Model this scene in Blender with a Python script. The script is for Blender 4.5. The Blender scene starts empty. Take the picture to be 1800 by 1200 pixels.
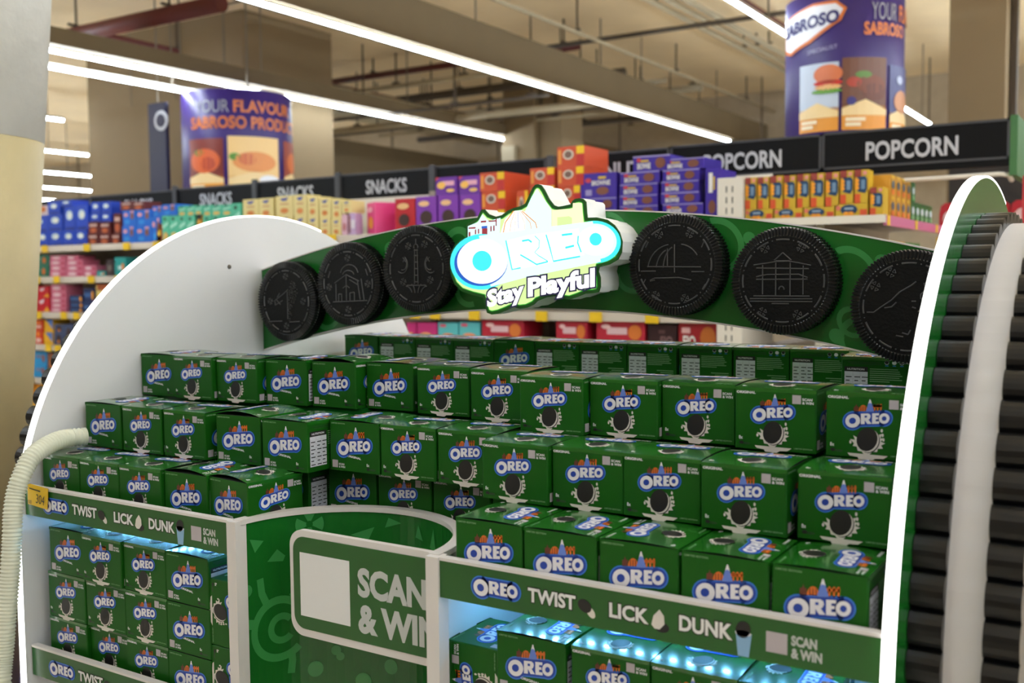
import bpy, bmesh, math, random
from mathutils import Matrix, Vector

rnd = random.Random(7)
SC = bpy.context.scene
COL = SC.collection
PI = math.pi

# ------------------------------------------------------------------ camera
YAW, PITCH, ROLL = math.radians(32.38), math.radians(3.77), math.radians(-0.52)
cam_data = bpy.data.cameras.new('camera')
cam = bpy.data.objects.new('camera', cam_data)
COL.objects.link(cam)
fw = Vector((-math.sin(YAW) * math.cos(PITCH), math.cos(YAW) * math.cos(PITCH), -math.sin(PITCH)))
rt = Vector((math.cos(YAW), math.sin(YAW), 0))
up = rt.cross(fw)
r2 = rt * math.cos(ROLL) + up * math.sin(ROLL)
u2 = -rt * math.sin(ROLL) + up * math.cos(ROLL)
mw = Matrix((r2, u2, -fw)).transposed().to_4x4()
mw.translation = (0, 0, 1.55)
cam.matrix_world = mw
cam_data.sensor_width = 36
cam_data.lens = 35.94
cam_data.clip_start = 0.05
cam_data.clip_end = 120
cam_data.dof.use_dof = True
cam_data.dof.focus_distance = 2.35
cam_data.dof.aperture_fstop = 3.0
SC.camera = cam

# ------------------------------------------------------------------ world, exposure, light settings
world = bpy.data.worlds.new('world')
SC.world = world
world.use_nodes = True
world.node_tree.nodes['Background'].inputs[0].default_value = (1, 0.97, 0.92, 1)
world.node_tree.nodes['Background'].inputs[1].default_value = 0.10
SC.view_settings.view_transform = 'Standard'
SC.view_settings.look = 'None'
SC.view_settings.exposure = 0.26
SC.view_settings.gamma = 1.0
SC.view_settings.use_curve_mapping = False
SC.cycles.use_denoising = True
SC.cycles.max_bounces = 5
SC.cycles.diffuse_bounces = 4
SC.cycles.glossy_bounces = 3
SC.cycles.transmission_bounces = 3
SC.cycles.sample_clamp_indirect = 6
TUBE = 54.0          # radiance of the ceiling tubes


# ------------------------------------------------------------------ materials
def lin(c):
    out = []
    for v in c:
        v = v / 255.0
        out.append(v / 12.92 if v <= 0.04045 else ((v + 0.055) / 1.055) ** 2.4)
    return tuple(out) + (1,)


MATS = {}


def mat(key, rgb, rough=0.5, metal=0.0, emit=0.0, ergb=None, noise=0.0, nscale=8.0, bump=0.0, bscale=60.0, coat=0.0, spec=None, rgb2=None):
    m = bpy.data.materials.new(key)
    m.use_nodes = True
    nt = m.node_tree
    b = nt.nodes['Principled BSDF']
    b.inputs['Base Color'].default_value = lin(rgb)
    b.inputs['Roughness'].default_value = rough
    b.inputs['Metallic'].default_value = metal
    if spec is not None:
        b.inputs['Specular IOR Level'].default_value = spec
    if coat:
        b.inputs['Coat Weight'].default_value = coat
        b.inputs['Coat Roughness'].default_value = 0.12
    if emit:
        b.inputs['Emission Color'].default_value = lin(ergb or rgb)
        b.inputs['Emission Strength'].default_value = emit
    if noise or rgb2:
        tc = nt.nodes.new('ShaderNodeTexCoord')
        n = nt.nodes.new('ShaderNodeTexNoise')
        n.inputs['Scale'].default_value = nscale
        n.inputs['Detail'].default_value = 5
        nt.links.new(tc.outputs['Object'], n.inputs['Vector'])
        mx = nt.nodes.new('ShaderNodeMix')
        mx.data_type = 'RGBA'
        mx.inputs['A'].default_value = lin([v * (1 - noise) for v in rgb])
        mx.inputs['B'].default_value = lin(rgb2 or [min(255, v * (1 + noise)) for v in rgb])
        nt.links.new(n.outputs['Fac'], mx.inputs['Factor'])
        nt.links.new(mx.outputs['Result'], b.inputs['Base Color'])
    if bump:
        tc = nt.nodes.new('ShaderNodeTexCoord')
        n = nt.nodes.new('ShaderNodeTexNoise')
        n.inputs['Scale'].default_value = bscale
        n.inputs['Detail'].default_value = 3
        nt.links.new(tc.outputs['Object'], n.inputs['Vector'])
        bp = nt.nodes.new('ShaderNodeBump')
        bp.inputs['Strength'].default_value = bump
        bp.inputs['Distance'].default_value = 0.01
        nt.links.new(n.outputs['Fac'], bp.inputs['Height'])
        nt.links.new(bp.outputs['Normal'], b.inputs['Normal'])
    MATS[key] = m
    return m


# shop
mat('ceiling', (240, 214, 174), 0.9, noise=0.08, nscale=1.5)
mat('beam', (112, 96, 70), 0.85, noise=0.05, nscale=2)
mat('column_paint', (132, 112, 82), 0.8, noise=0.04, nscale=1.2)
mat('column_grey', (222, 220, 212), 0.6, noise=0.06, nscale=6, bump=0.25, bscale=22)
mat('column_cream', (176, 160, 118), 0.55, noise=0.06, nscale=6, bump=0.25, bscale=22)
mat('floor_tile', (222, 212, 196), 0.28, noise=0.05, nscale=2)
mat('wall', (176, 160, 136), 0.9, noise=0.06)
mat('duct', (170, 156, 128), 0.6, noise=0.08, nscale=3)
mat('red_pipe', (92, 30, 26), 0.5)
mat('pipe_dark', (70, 58, 44), 0.6)
mat('steel', (120, 108, 90), 0.5)
mat('fixture', (200, 196, 184), 0.5)
mat('tube_light', (255, 250, 235), 0.5, emit=TUBE, ergb=(229, 243, 255))
mat('mat_purple', (58, 42, 108), 0.7, noise=0.1)
mat('gold', (190, 140, 60), 0.5)
mat('shelf_white', (226, 218, 204), 0.45)
mat('shelf_metal', (160, 146, 130), 0.5)
mat('rail_grey', (192, 180, 164), 0.5)
mat('shelf_dark', (40, 34, 30), 0.7)
mat('header_black', (13, 12, 14), 0.55, spec=0.15)
mat('header_rim', (62, 62, 66), 0.5)
mat('letter_grey', (190, 190, 196), 0.5)
mat('tag_yellow', (232, 190, 20), 0.5)
mat('side_green', (62, 110, 62), 0.5)
mat('pink_strip', (200, 110, 150), 0.3)
mat('banner_purple', (26, 16, 62), 0.45, rgb2=(66, 38, 136), nscale=1.1)
mat('banner_dark', (24, 22, 52), 0.5)
# display stand
mat('white_board', (224, 224, 226), 0.42, noise=0.015, nscale=3)
mat('white_edge', (213, 208, 205), 0.4)
mat('stand_green', (22, 98, 32), 0.22, noise=0.06, nscale=1.8)
mat('stand_green_print', (56, 136, 70), 0.22)
mat('header_green', (28, 86, 28), 0.3, noise=0.05, nscale=4)
mat('led_strip', (255, 255, 250), 0.4, emit=3.2, ergb=(255, 254, 250))
mat('led_blue', (200, 236, 255), 0.4, emit=110.0, ergb=(120, 200, 255))
mat('led_tape', (180, 200, 210), 0.5)
mat('cookie_black', (11, 11, 11), 0.42, spec=0.2, noise=0.12, nscale=40, bump=0.15, bscale=150)
mat('cookie_rim_highlight', (20, 20, 20), 0.3, spec=0.5)  # same cookie black, made lighter and glossier to bring out tooth highlights
mat('cookie_line_highlight', (80, 80, 80), 0.3)  # relief is cookie black too; the grey paints its highlights
mat('cookie_cream', (210, 207, 208), 0.6, noise=0.03, nscale=5)
mat('rib_black', (15, 15, 16), 0.3, spec=0.35, noise=0.08, nscale=9)
mat('screw', (120, 116, 108), 0.35, metal=0.8)
mat('hose', (214, 216, 196), 0.4)
# carton print
mat('box_green', (20, 84, 15), 0.4, spec=0.22, noise=0.05, nscale=9)
mat('lid_green', (24, 96, 20), 0.26, spec=0.45, coat=0.8, noise=0.05, nscale=9)
mat('lid_gap_shade', (8, 12, 8), 0.9)  # near-black carton top, shade painted into the gap under the lid
mat('ink_white', (226, 224, 230), 0.4)
mat('ink_blue', (24, 62, 160), 0.4)
mat('ink_sky', (52, 120, 214), 0.4)
mat('ink_peak', (96, 124, 204), 0.4)
mat('ink_orange', (208, 104, 28), 0.4)
mat('ink_brown', (96, 46, 30), 0.4)
mat('ink_black', (24, 22, 22), 0.45)
mat('ink_grey', (176, 168, 174), 0.45)
mat('ink_table', (206, 208, 216), 0.45)
mat('ink_pale', (120, 160, 116), 0.45)
mat('ink_red', (176, 30, 30), 0.45)
mat('ink_cream', (214, 208, 200), 0.45)
mat('ink_glass', (130, 170, 206), 0.35)
mat('ink_dim', (18, 62, 20), 0.45)
mat('letter_white', (222, 222, 222), 0.4)
mat('letter_grey2', (186, 190, 188), 0.4)
# lit sign
mat('sign_white', (235, 235, 232), 0.35)
mat('sign_border', (16, 84, 14), 0.4)
mat('glow_green', (40, 40, 40), 0.5, emit=0.45, ergb=(50, 220, 40))
mat('glow_lime', (40, 40, 40), 0.5, emit=0.95, ergb=(216, 252, 160))
mat('glow_white', (40, 40, 40), 0.5, emit=1.25, ergb=(255, 255, 255))
mat('glow_pale', (40, 40, 40), 0.5, emit=1.1, ergb=(214, 252, 255))
mat('glow_cyan', (40, 40, 40), 0.5, emit=0.95, ergb=(60, 234, 246))
mat('glow_blue', (40, 40, 40), 0.5, emit=0.6, ergb=(16, 110, 236))
mat('glow_orange', (40, 40, 40), 0.5, emit=0.8, ergb=(250, 160, 50))
mat('glow_yellow', (40, 40, 40), 0.5, emit=1.05, ergb=(255, 251, 190))
mat('glow_red', (40, 40, 40), 0.5, emit=0.45, ergb=(210, 50, 70))
mat('sign_navy', (40, 40, 40), 0.5, emit=0.25, ergb=(58, 44, 120))


def M(key):
    return MATS[key]


_C = {}


def colour(rgb, rough=0.4):
    k = 'pack_%d_%d_%d' % tuple(rgb)
    if k not in MATS:
        mat(k, rgb, rough)
    return k


# ------------------------------------------------------------------ mesh builder
class MB:
    def __init__(self):
        self.v, self.f, self.k, self.s = [], [], [], []

    def add(self, verts, faces, key, smooth=False):
        o = len(self.v)
        self.v.extend(tuple(p) for p in verts)
        for f in faces:
            self.f.append(tuple(o + i for i in f))
            self.k.append(key)
            self.s.append(smooth)

    def box(self, x0, x1, y0, y1, z0, z1, key):
        v = [(x0, y0, z0), (x1, y0, z0), (x1, y1, z0), (x0, y1, z0), (x0, y0, z1), (x1, y0, z1), (x1, y1, z1), (x0, y1, z1)]
        self.add(v, [(3, 2, 1, 0), (4, 5, 6, 7), (0, 1, 5, 4), (1, 2, 6, 5), (2, 3, 7, 6), (3, 0, 4, 7)], key)

    def prism(self, pts, axis, d0, d1, key, cap0=None, cap1=None, smooth=False):
        n = len(pts)

        def P(a, b, d):
            return {'x': (d, a, b), 'y': (a, d, b), 'z': (a, b, d)}[axis]
        v = [P(a, b, d0) for a, b in pts] + [P(a, b, d1) for a, b in pts]
        self.add(v, [(i, (i + 1) % n, n + (i + 1) % n, n + i) for i in range(n)], key, smooth)
        self.add(v[:n], [tuple(range(n))], cap0 or key)
        self.add(v[n:], [tuple(range(n))], cap1 or key)

    def strip(self, outer, inner, axis, d0, d1, key):
        """closed band between two open point lists, extruded along an axis"""
        n = len(outer)

        def P(a, b, d):
            return {'x': (d, a, b), 'y': (a, d, b), 'z': (a, b, d)}[axis]
        v = [P(a, b, d0) for a, b in outer] + [P(a, b, d0) for a, b in inner] + [P(a, b, d1) for a, b in outer] + [P(a, b, d1) for a, b in inner]
        f = []
        for i in range(n - 1):
            f += [(i, i + 1, n + i + 1, n + i), (2 * n + i, 3 * n + i, 3 * n + i + 1, 2 * n + i + 1),
                  (i, 2 * n + i, 2 * n + i + 1, i + 1), (n + i, n + i + 1, 3 * n + i + 1, 3 * n + i)]
        f += [(0, n, 3 * n, 2 * n), (n - 1, 3 * n - 1, 4 * n - 1, 2 * n - 1)]
        self.add(v, f, key)

    def tube(self, path, rad, key, n=8, closed=False, smooth=True):
        rads = rad if isinstance(rad, (list, tuple)) else [rad] * len(path)
        rings = []
        prev = None
        for i, p in enumerate(path):
            p = Vector(p)
            a = Vector(path[max(i - 1, 0)])
            b = Vector(path[min(i + 1, len(path) - 1)])
            t = (b - a).normalized()
            if prev is None:
                s = t.cross(Vector((0, 0, 1)))
                if s.length < 1e-3:
                    s = t.cross(Vector((1, 0, 0)))
            else:
                s = prev - t * prev.dot(t)
            s.normalize()
            prev = s
            w = t.cross(s)
            rings.append([p + (s * math.cos(2 * PI * j / n) + w * math.sin(2 * PI * j / n)) * rads[i] for j in range(n)])
        v = [q for r in rings for q in r]
        f = []
        for i in range(len(path) - 1):
            for j in range(n):
                f.append((i * n + j, i * n + (j + 1) % n, (i + 1) * n + (j + 1) % n, (i + 1) * n + j))
        self.add(v, f, key, smooth)
        self.add(rings[0], [tuple(reversed(range(n)))], key)
        self.add(rings[-1], [tuple(range(n))], key)

    def lathe(self, prof, axis, centre, key, n=48, smooth=True):
        """prof: list of (radius, offset along axis)"""
        cx, cy, cz = centre
        v = []
        for r, d in prof:
            for j in range(n):
                a = 2 * PI * j / n
                c, s = r * math.cos(a), r * math.sin(a)
                v.append({'x': (cx + d, cy + c, cz + s), 'y': (cx + c, cy + d, cz + s), 'z': (cx + c, cy + s, cz + d)}[axis])
        f = []
        for i in range(len(prof) - 1):
            for j in range(n):
                f.append((i * n + j, i * n + (j + 1) % n, (i + 1) * n + (j + 1) % n, (i + 1) * n + j))
        self.add(v, f, key, smooth)
        if prof[0][0] > 1e-6:
            self.add(v[:n], [tuple(range(n))], key)
        if prof[-1][0] > 1e-6:
            self.add(v[-n:], [tuple(range(n))], key)

    def mesh(self, name, solid=True):
        me = bpy.data.meshes.new(name)
        me.from_pydata(self.v, [], self.f)
        keys = []
        for k in self.k:
            if k not in keys:
                keys.append(k)
        for k in keys:
            me.materials.append(M(k))
        for p, k, s in zip(me.polygons, self.k, self.s):
            p.material_index = keys.index(k)
            p.use_smooth = s
        if solid:
            bm = bmesh.new()
            bm.from_mesh(me)
            bmesh.ops.remove_doubles(bm, verts=bm.verts, dist=1e-6)
            bmesh.ops.recalc_face_normals(bm, faces=bm.faces)
            bm.to_mesh(me)
            bm.free()
        me.update()
        return me

    def build(self, name, parent=None, loc=(0, 0, 0), solid=True, label=None):
        return link(name, self.mesh(name, solid), parent, loc, label)


def link(name, me, parent=None, loc=(0, 0, 0), label=None):
    o = bpy.data.objects.new(name, me)
    COL.objects.link(o)
    o.location = loc
    if parent:
        o.parent = parent
    if label:
        o['label'] = label
    return o


def empty(name, loc=(0, 0, 0)):
    o = bpy.data.objects.new(name, None)
    o.empty_display_size = 0.05
    COL.objects.link(o)
    o.location = loc
    return o


def tag(o, label=None, cat=None, group=None, kind=None):
    if label:
        o['label'] = label
    if cat:
        o['category'] = cat
    if group:
        o['group'] = group
    if kind:
        o['kind'] = kind
    return o


ORD = ['first', 'second', 'third', 'fourth', 'fifth', 'sixth', 'seventh', 'eighth', 'ninth', 'tenth', 'eleventh', 'twelfth', 'thirteenth', 'fourteenth', 'fifteenth', 'sixteenth', 'seventeenth', 'eighteenth', 'nineteenth', 'twentieth']

# ------------------------------------------------------------------ flat print (art)
_TXT = {}


def glyphs(s, bold):
    k = (s, bold)
    if k not in _TXT:
        cu = bpy.data.curves.new('lettering', 'FONT')
        cu.body = s
        cu.offset = bold
        cu.resolution_u = 3
        cu.fill_mode = 'FRONT'
        ob = bpy.data.objects.new('lettering', cu)
        me = bpy.data.meshes.new_from_object(ob)
        v = [(p.co.x, p.co.y) for p in me.vertices]
        f = [tuple(p.vertices) for p in me.polygons]
        bpy.data.meshes.remove(me)
        bpy.data.objects.remove(ob)
        bpy.data.curves.remove(cu)
        x0, x1 = min(p[0] for p in v), max(p[0] for p in v)
        y0, y1 = min(p[1] for p in v), max(p[1] for p in v)
        _TXT[k] = ([((x - x0) / (x1 - x0), (y - y0) / (y1 - y0)) for x, y in v], f)
    return _TXT[k]


class Art:
    """flat shapes in face coordinates (u right, v up), printed in thin layers"""

    def __init__(self):
        self.s = []

    def poly(self, pts, key, layer=1):
        self.s.append((list(pts), [tuple(range(len(pts)))], key, layer))

    def rect(self, x0, x1, y0, y1, key, layer=1):
        self.poly([(x0, y0), (x1, y0), (x1, y1), (x0, y1)], key, layer)

    def ell(self, cx, cy, rx, ry, key, layer=1, rot=0, n=20, a0=0, a1=2 * PI):
        c, s = math.cos(rot), math.sin(rot)
        full = abs(a1 - a0 - 2 * PI) < 1e-6
        pts = []
        for i in range(n if full else n + 1):
            a = a0 + (a1 - a0) * i / n
            x, y = rx * math.cos(a), ry * math.sin(a)
            pts.append((cx + x * c - y * s, cy + x * s + y * c))
        self.poly(pts, key, layer)

    def ring(self, cx, cy, r0, r1, key, layer=1, a0=0, a1=2 * PI, n=24, sy=1.0):
        p, f = [], []
        for i in range(n + 1):
            a = a0 + (a1 - a0) * i / n
            p += [(cx + r0 * math.cos(a), cy + sy * r0 * math.sin(a)), (cx + r1 * math.cos(a), cy + sy * r1 * math.sin(a))]
        for i in range(n):
            f.append((2 * i, 2 * i + 1, 2 * i + 3, 2 * i + 2))
        self.s.append((p, f, key, layer))

    def line(self, pts, w, key, layer=1):
        p, f = [], []
        for i, (x, y) in enumerate(pts):
            a = pts[max(i - 1, 0)]
            b = pts[min(i + 1, len(pts) - 1)]
            dx, dy = b[0] - a[0], b[1] - a[1]
            L = math.hypot(dx, dy) or 1
            nx, ny = -dy / L * w / 2, dx / L * w / 2
            p += [(x + nx, y + ny), (x - nx, y - ny)]
        for i in range(len(pts) - 1):
            f.append((2 * i, 2 * i + 1, 2 * i + 3, 2 * i + 2))
        self.s.append((p, f, key, layer))

    def text(self, s, x, y, w, h, key, layer=1, bold=0.02, slope=0.0):
        v, f = glyphs(s, bold)
        self.s.append(([(x + a * w, y + b * h + a * w * slope) for a, b in v], f, key, layer))

    def place(self, other, fn):
        for p, f, k, l in other.s:
            self.s.append(([fn(*q) for q in p], f, k, l))

    def sliced(self, step):
        """cut wide convex faces into narrow upright strips so that they can follow a curve"""
        out = Art()
        for p, f, k, l in self.s:
            for fc in f:
                pts = [p[i] for i in fc]
                a, b = min(q[0] for q in pts), max(q[0] for q in pts)
                n = max(1, int(math.ceil((b - a) / step)))
                for j in range(n):
                    lo, hi = a + (b - a) * j / n, a + (b - a) * (j + 1) / n
                    poly = pts
                    for lim, sgn in ((lo, 1), (hi, -1)):
                        new = []
                        for i in range(len(poly)):
                            u, v = poly[i - 1], poly[i]
                            du, dv = sgn * (u[0] - lim), sgn * (v[0] - lim)
                            if (du >= 0) != (dv >= 0):
                                t = du / (du - dv)
                                new.append((u[0] + (v[0] - u[0]) * t, u[1] + (v[1] - u[1]) * t))
                            if dv >= 0:
                                new.append(v)
                        poly = new
                        if len(poly) < 3:
                            break
                    if len(poly) >= 3:
                        out.poly(poly, k, l)
        return out

    def each(self, make):
        """one object per shape"""
        for i, sh in enumerate(self.s):
            one = Art()
            one.s = [sh]
            make(one, i)

    def onto(self, mb, fn, step=0.0004):
        for p, f, k, l in self.s:
            mb.add([fn(a, b, l * step) for a, b in p], f, k)


def logo_art(A, cx, cy, w, skyline=True, tilt=0.13, layer=1):
    """brand logo: white letters on a blue plate, with a small skyline on top"""
    def T(x, y):
        return (cx + x * w, cy + (y + tilt * x) * w)
    L = Art()
    for g, key, ly in ((0.062, 'ink_sky', layer), (0.038, 'ink_blue', layer + 1)):
        L.ell(-0.32, -0.03, 0.175 + g, 0.165 + g, key, ly)
        L.ell(0.385, 0.0, 0.13 + g, 0.13 + g, key, ly)
        L.poly([(-0.3, -0.12 - g), (0.39, -0.12 - g), (0.39, 0.13 + g), (-0.3, 0.13 + g)], key, ly)
    L.ell(-0.32, -0.03, 0.17, 0.162, 'ink_white', layer + 2)
    L.ell(-0.325, -0.03, 0.078, 0.074, 'ink_blue', layer + 3)
    L.poly([(-0.135, 0.13), (0.03, 0.13), (0.075, 0.10), (0.085, 0.05), (0.062, 0.0), (0.035, -0.015), (0.11, -0.115), (0.012, -0.115),
            (-0.048, -0.025), (-0.048, -0.115), (-0.135, -0.115)], 'ink_white', layer + 2)
    L.rect(-0.052, 0.002, 0.035, 0.082, 'ink_blue', layer + 3)
    L.poly([(0.118, 0.13), (0.272, 0.13), (0.272, 0.075), (0.2, 0.075), (0.2, 0.035), (0.25, 0.035), (0.25, -0.015), (0.2, -0.015),
            (0.2, -0.062), (0.276, -0.062), (0.276, -0.118), (0.118, -0.118)], 'ink_white', layer + 2)
    L.ell(0.385, 0.0, 0.118, 0.122, 'ink_white', layer + 2)
    L.ell(0.385, 0.0, 0.052, 0.054, 'ink_blue', layer + 3)
    if skyline:
        S = Art()
        S.poly([(-0.30, 0.12), (-0.30, 0.25), (-0.265, 0.25), (-0.245, 0.30), (-0.225, 0.25), (-0.19, 0.25), (-0.19, 0.12)], 'ink_brown', layer)
        S.ell(-0.09, 0.16, 0.10, 0.115, 'ink_orange', layer, a0=0, a1=PI, n=10)
        for q in (-0.14, -0.09, -0.04):
            S.rect(q - 0.008, q + 0.008, 0.16, 0.25, 'ink_brown', layer + 1)
        S.poly([(-0.03, 0.15), (0.055, 0.37), (0.075, 0.37), (0.16, 0.15)], 'ink_peak', layer + 1)
        S.poly([(0.027, 0.29), (0.055, 0.37), (0.075, 0.37), (0.106, 0.29), (0.06, 0.31)], 'ink_white', layer + 2)
        S.rect(0.10, 0.33, 0.22, 0.26, 'ink_orange', layer)
        for q in (0.15, 0.22, 0.29):
            S.rect(q, q + 0.035, 0.14, 0.28, 'ink_orange', layer)
        L.place(S, lambda x, y: (x, 0.13 + (y - 0.12) * 1.3))
    A.place(L, T)


def splash_art(A, cx, cy, w, layer=1, streak=True):
    """cookie dunked in milk"""
    L = Art()
    L.poly([(-0.60, 0.16), (-0.52, -0.04), (-0.74, -0.02), (-0.56, -0.20), (-0.62, -0.32), (-0.44, -0.34), (-0.40, -0.52), (-0.22, -0.54), (-0.12, -0.68), (0.10, -0.66), (0.24, -0.52),
            (0.44, -0.50), (0.46, -0.36), (0.68, -0.34), (0.60, -0.20), (0.78, -0.10), (0.58, -0.04), (0.70, 0.12), (0.56, 0.10), (0.62, 0.30), (0.50, 0.26), (0.40, 0.0), (0.0, -0.1), (-0.4, 0.05)], 'ink_cream', layer)
    if streak:
        L.poly([(-0.85, -0.64), (0.9, -0.66), (0.7, -0.80), (0.35, -0.82), (0.2, -0.92), (-0.35, -0.90), (-0.4, -0.80), (-0.75, -0.76)], 'ink_cream', layer)
    L.ell(0.10, -0.06, 0.44, 0.54, 'ink_black', layer + 1, rot=-0.35)
    L.ell(0.06, -0.03, 0.44, 0.54, 'ink_cream', layer + 2, rot=-0.35)
    L.ell(0.0, 0.02, 0.44, 0.54, 'ink_black', layer + 3, rot=-0.35)
    for a, b in ((0.62, 0.45), (0.66, 0.25), (0.7, 0.05), (-0.72, -0.15)) if streak else ():
        L.ell(a, b, 0.05, 0.08, 'ink_cream', layer, n=8)
    A.place(L, lambda x, y: (cx + x * w, cy + y * w))

# ================================================================== THE SHOP
def structure(name, x0, x1, y0, y1, z0, z1, key):
    mb = MB()
    mb.box(x0, x1, y0, y1, z0, z1, key)
    return tag(mb.build(name), kind='structure')


structure('floor', -27, 20, -9, 15.6, -0.1, 0, 'floor_tile')
structure('ceiling', -27, 20, -9, 15.6, 4.32, 4.42, 'ceiling')
structure('wall_back', -27, 20, 15.6, 15.8, -0.1, 4.42, 'wall')
structure('wall_left', -27.2, -27, -9, 15.6, -0.1, 4.42, 'wall')
structure('wall_right', 20, 20.2, -9, 15.6, -0.1, 4.42, 'wall')
structure('wall_front', -27, 20, -9.2, -9, -0.1, 4.42, 'wall')
# beams under the ceiling (run away from the camera) and cross beams
structure('trim_1', -5.42, -5.19, -9, 15.6, 3.44, 3.80, 'beam')
structure('trim_3', -11.3, -10.6, 9.2, 15.6, 3.10, 3.62, 'beam')
structure('trim_2', -7.92, -7.68, -9, 15.6, 3.46, 3.60, 'beam')

# columns
mb = MB()
mb.box(-10.74, -8.13, 7.65, 9.0, 0, 4.32, 'column_paint')
big = tag(mb.build('column'), 'wide square cream column behind the hanging purple banner drum at left', 'column')
for i, x in enumerate((-9.95, -9.2)):
    mb = MB()
    mb.box(x, x + 0.012, 7.644, 7.652, 3.5, 4.32, 'steel')
    mb.build('panel_joint', big)
mb = MB()
mb.box(-7.72, -7.22, 12.0, 12.8, 0, 4.32, 'column_paint')
c = tag(mb.build('column'), 'narrow cream column far behind the orange cartons', 'column')
mb = MB()
mb.box(-7.2, -6.86, 12.1, 12.7, 0, 4.32, 'column_paint')
mb.build('casing', c)
mb = MB()
mb.box(-7.70, -7.50, 11.92, 12.0, 2.95, 3.30, 'duct')
mb.build('junction_box', c)
mb = MB()
mb.box(-1.33, -0.96, 8.0, 8.5, 0, 4.32, 'column_paint')
c = tag(mb.build('column'), 'cream column rising behind the right end of the popcorn sign', 'column')
mb = MB()
mb.box(-0.95, -0.91, 8.2, 8.3, 0, 4.32, 'pipe_dark')
mb.build('conduit', c)
# near round column, flaring upwards, painted cream below and grey above
piv = tag(empty('round_column', (-3.70, 2.0, 0)), 'thick round column at the left edge, grey above and cream paint below', 'column')
mb = MB()
mb.lathe([(0.205, 0), (0.205 + 0.0785 * 2.04, 2.04)], 'z', (0, 0, 0), 'column_cream', 64)
mb.build('lower_shaft', piv)
mb = MB()
mb.lathe([(0.2055 + 0.0785 * 2.04, 2.041), (0.205 + 0.0785 * 4.315, 4.315)], 'z', (0, 0, 0), 'column_grey', 64)
mb.build('upper_shaft', piv)

# linear ceiling lights
ROWS = [
    (-2.54, -3.2, 14.0, 3.40, 'bright linear ceiling light passing behind the big purple drum at right'),
    (-5.24, -3.2, 14.1, 3.40, 'longest linear ceiling light, crossing the picture centre under a beige beam'),
    (-7.80, -3.2, 13.9, 3.42, 'linear ceiling light passing in front of the wide left column'),
    (-7.93, 1.0, 7.0, 3.31, 'shorter linear ceiling light just under another one at upper left'),
    (-11.0, 1.0, 7.5, 3.40, 'linear ceiling light ending left of the wide column, topmost of that group'),
    (-11.03, 9.6, 14.4, 3.40, 'linear ceiling light just right of the purple drum at left, upper one'),
    (-13.9, 10.2, 14.9, 3.40, 'short linear ceiling light right of the left drum, lower one'),
    (-13.8, 1.0, 9.8, 3.40, 'linear ceiling light left of the wide column, second from top'),
    (-16.6, 1.0, 11.9, 3.40, 'linear ceiling light left of the wide column, third from top'),
    (-19.4, 1.0, 14.0, 3.40, 'linear ceiling light left of the wide column, fourth from top'),
    (-22.4, 1.0, 15.0, 3.40, 'linear ceiling light left of the wide column, lowest of five'),
    (0.2, -3.2, 14.0, 3.40, 'linear ceiling light above the camera'),
    (2.95, -3.2, 14.0, 3.40, 'linear ceiling light to the right of the camera'),
    (5.7, -3.2, 14.0, 3.40, 'second linear ceiling light to the right of the camera'),
    (8.45, -3.2, 14.0, 3.40, 'third linear ceiling light to the right of the camera'),
    (11.2, -3.2, 14.0, 3.40, 'fourth linear ceiling light to the right of the camera'),
    (13.95, -3.2, 14.0, 3.40, 'fifth linear ceiling light to the right of the camera'),
]
for x, y0, y1, z, lab in ROWS:
    t = tag(empty('ceiling_light', (x, y0, z)), lab, 'ceiling light', 'linear ceiling lights')
    mb = MB()
    mb.box(-0.010, 0.010, 0, y1 - y0, 0.02, 0.045, 'fixture')
    mb.build('housing', t)
    n = max(1, round((y1 - y0) / 3.6))
    L = (y1 - y0) / n
    for i in range(n):
        mb = MB()
        mb.box(-0.011, 0.011, i * L + 0.005, (i + 1) * L - 0.005, -0.004, 0.018, 'tube_light')
        mb.build('light_tube', t)
        for q in (0.15, 0.85):
            mb = MB()
            mb.box(-0.006, 0.006, (i + q) * L, (i + q) * L + 0.012, 0.045, 4.32 - z, 'steel')
            mb.build('hanger_rod', t)

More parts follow.
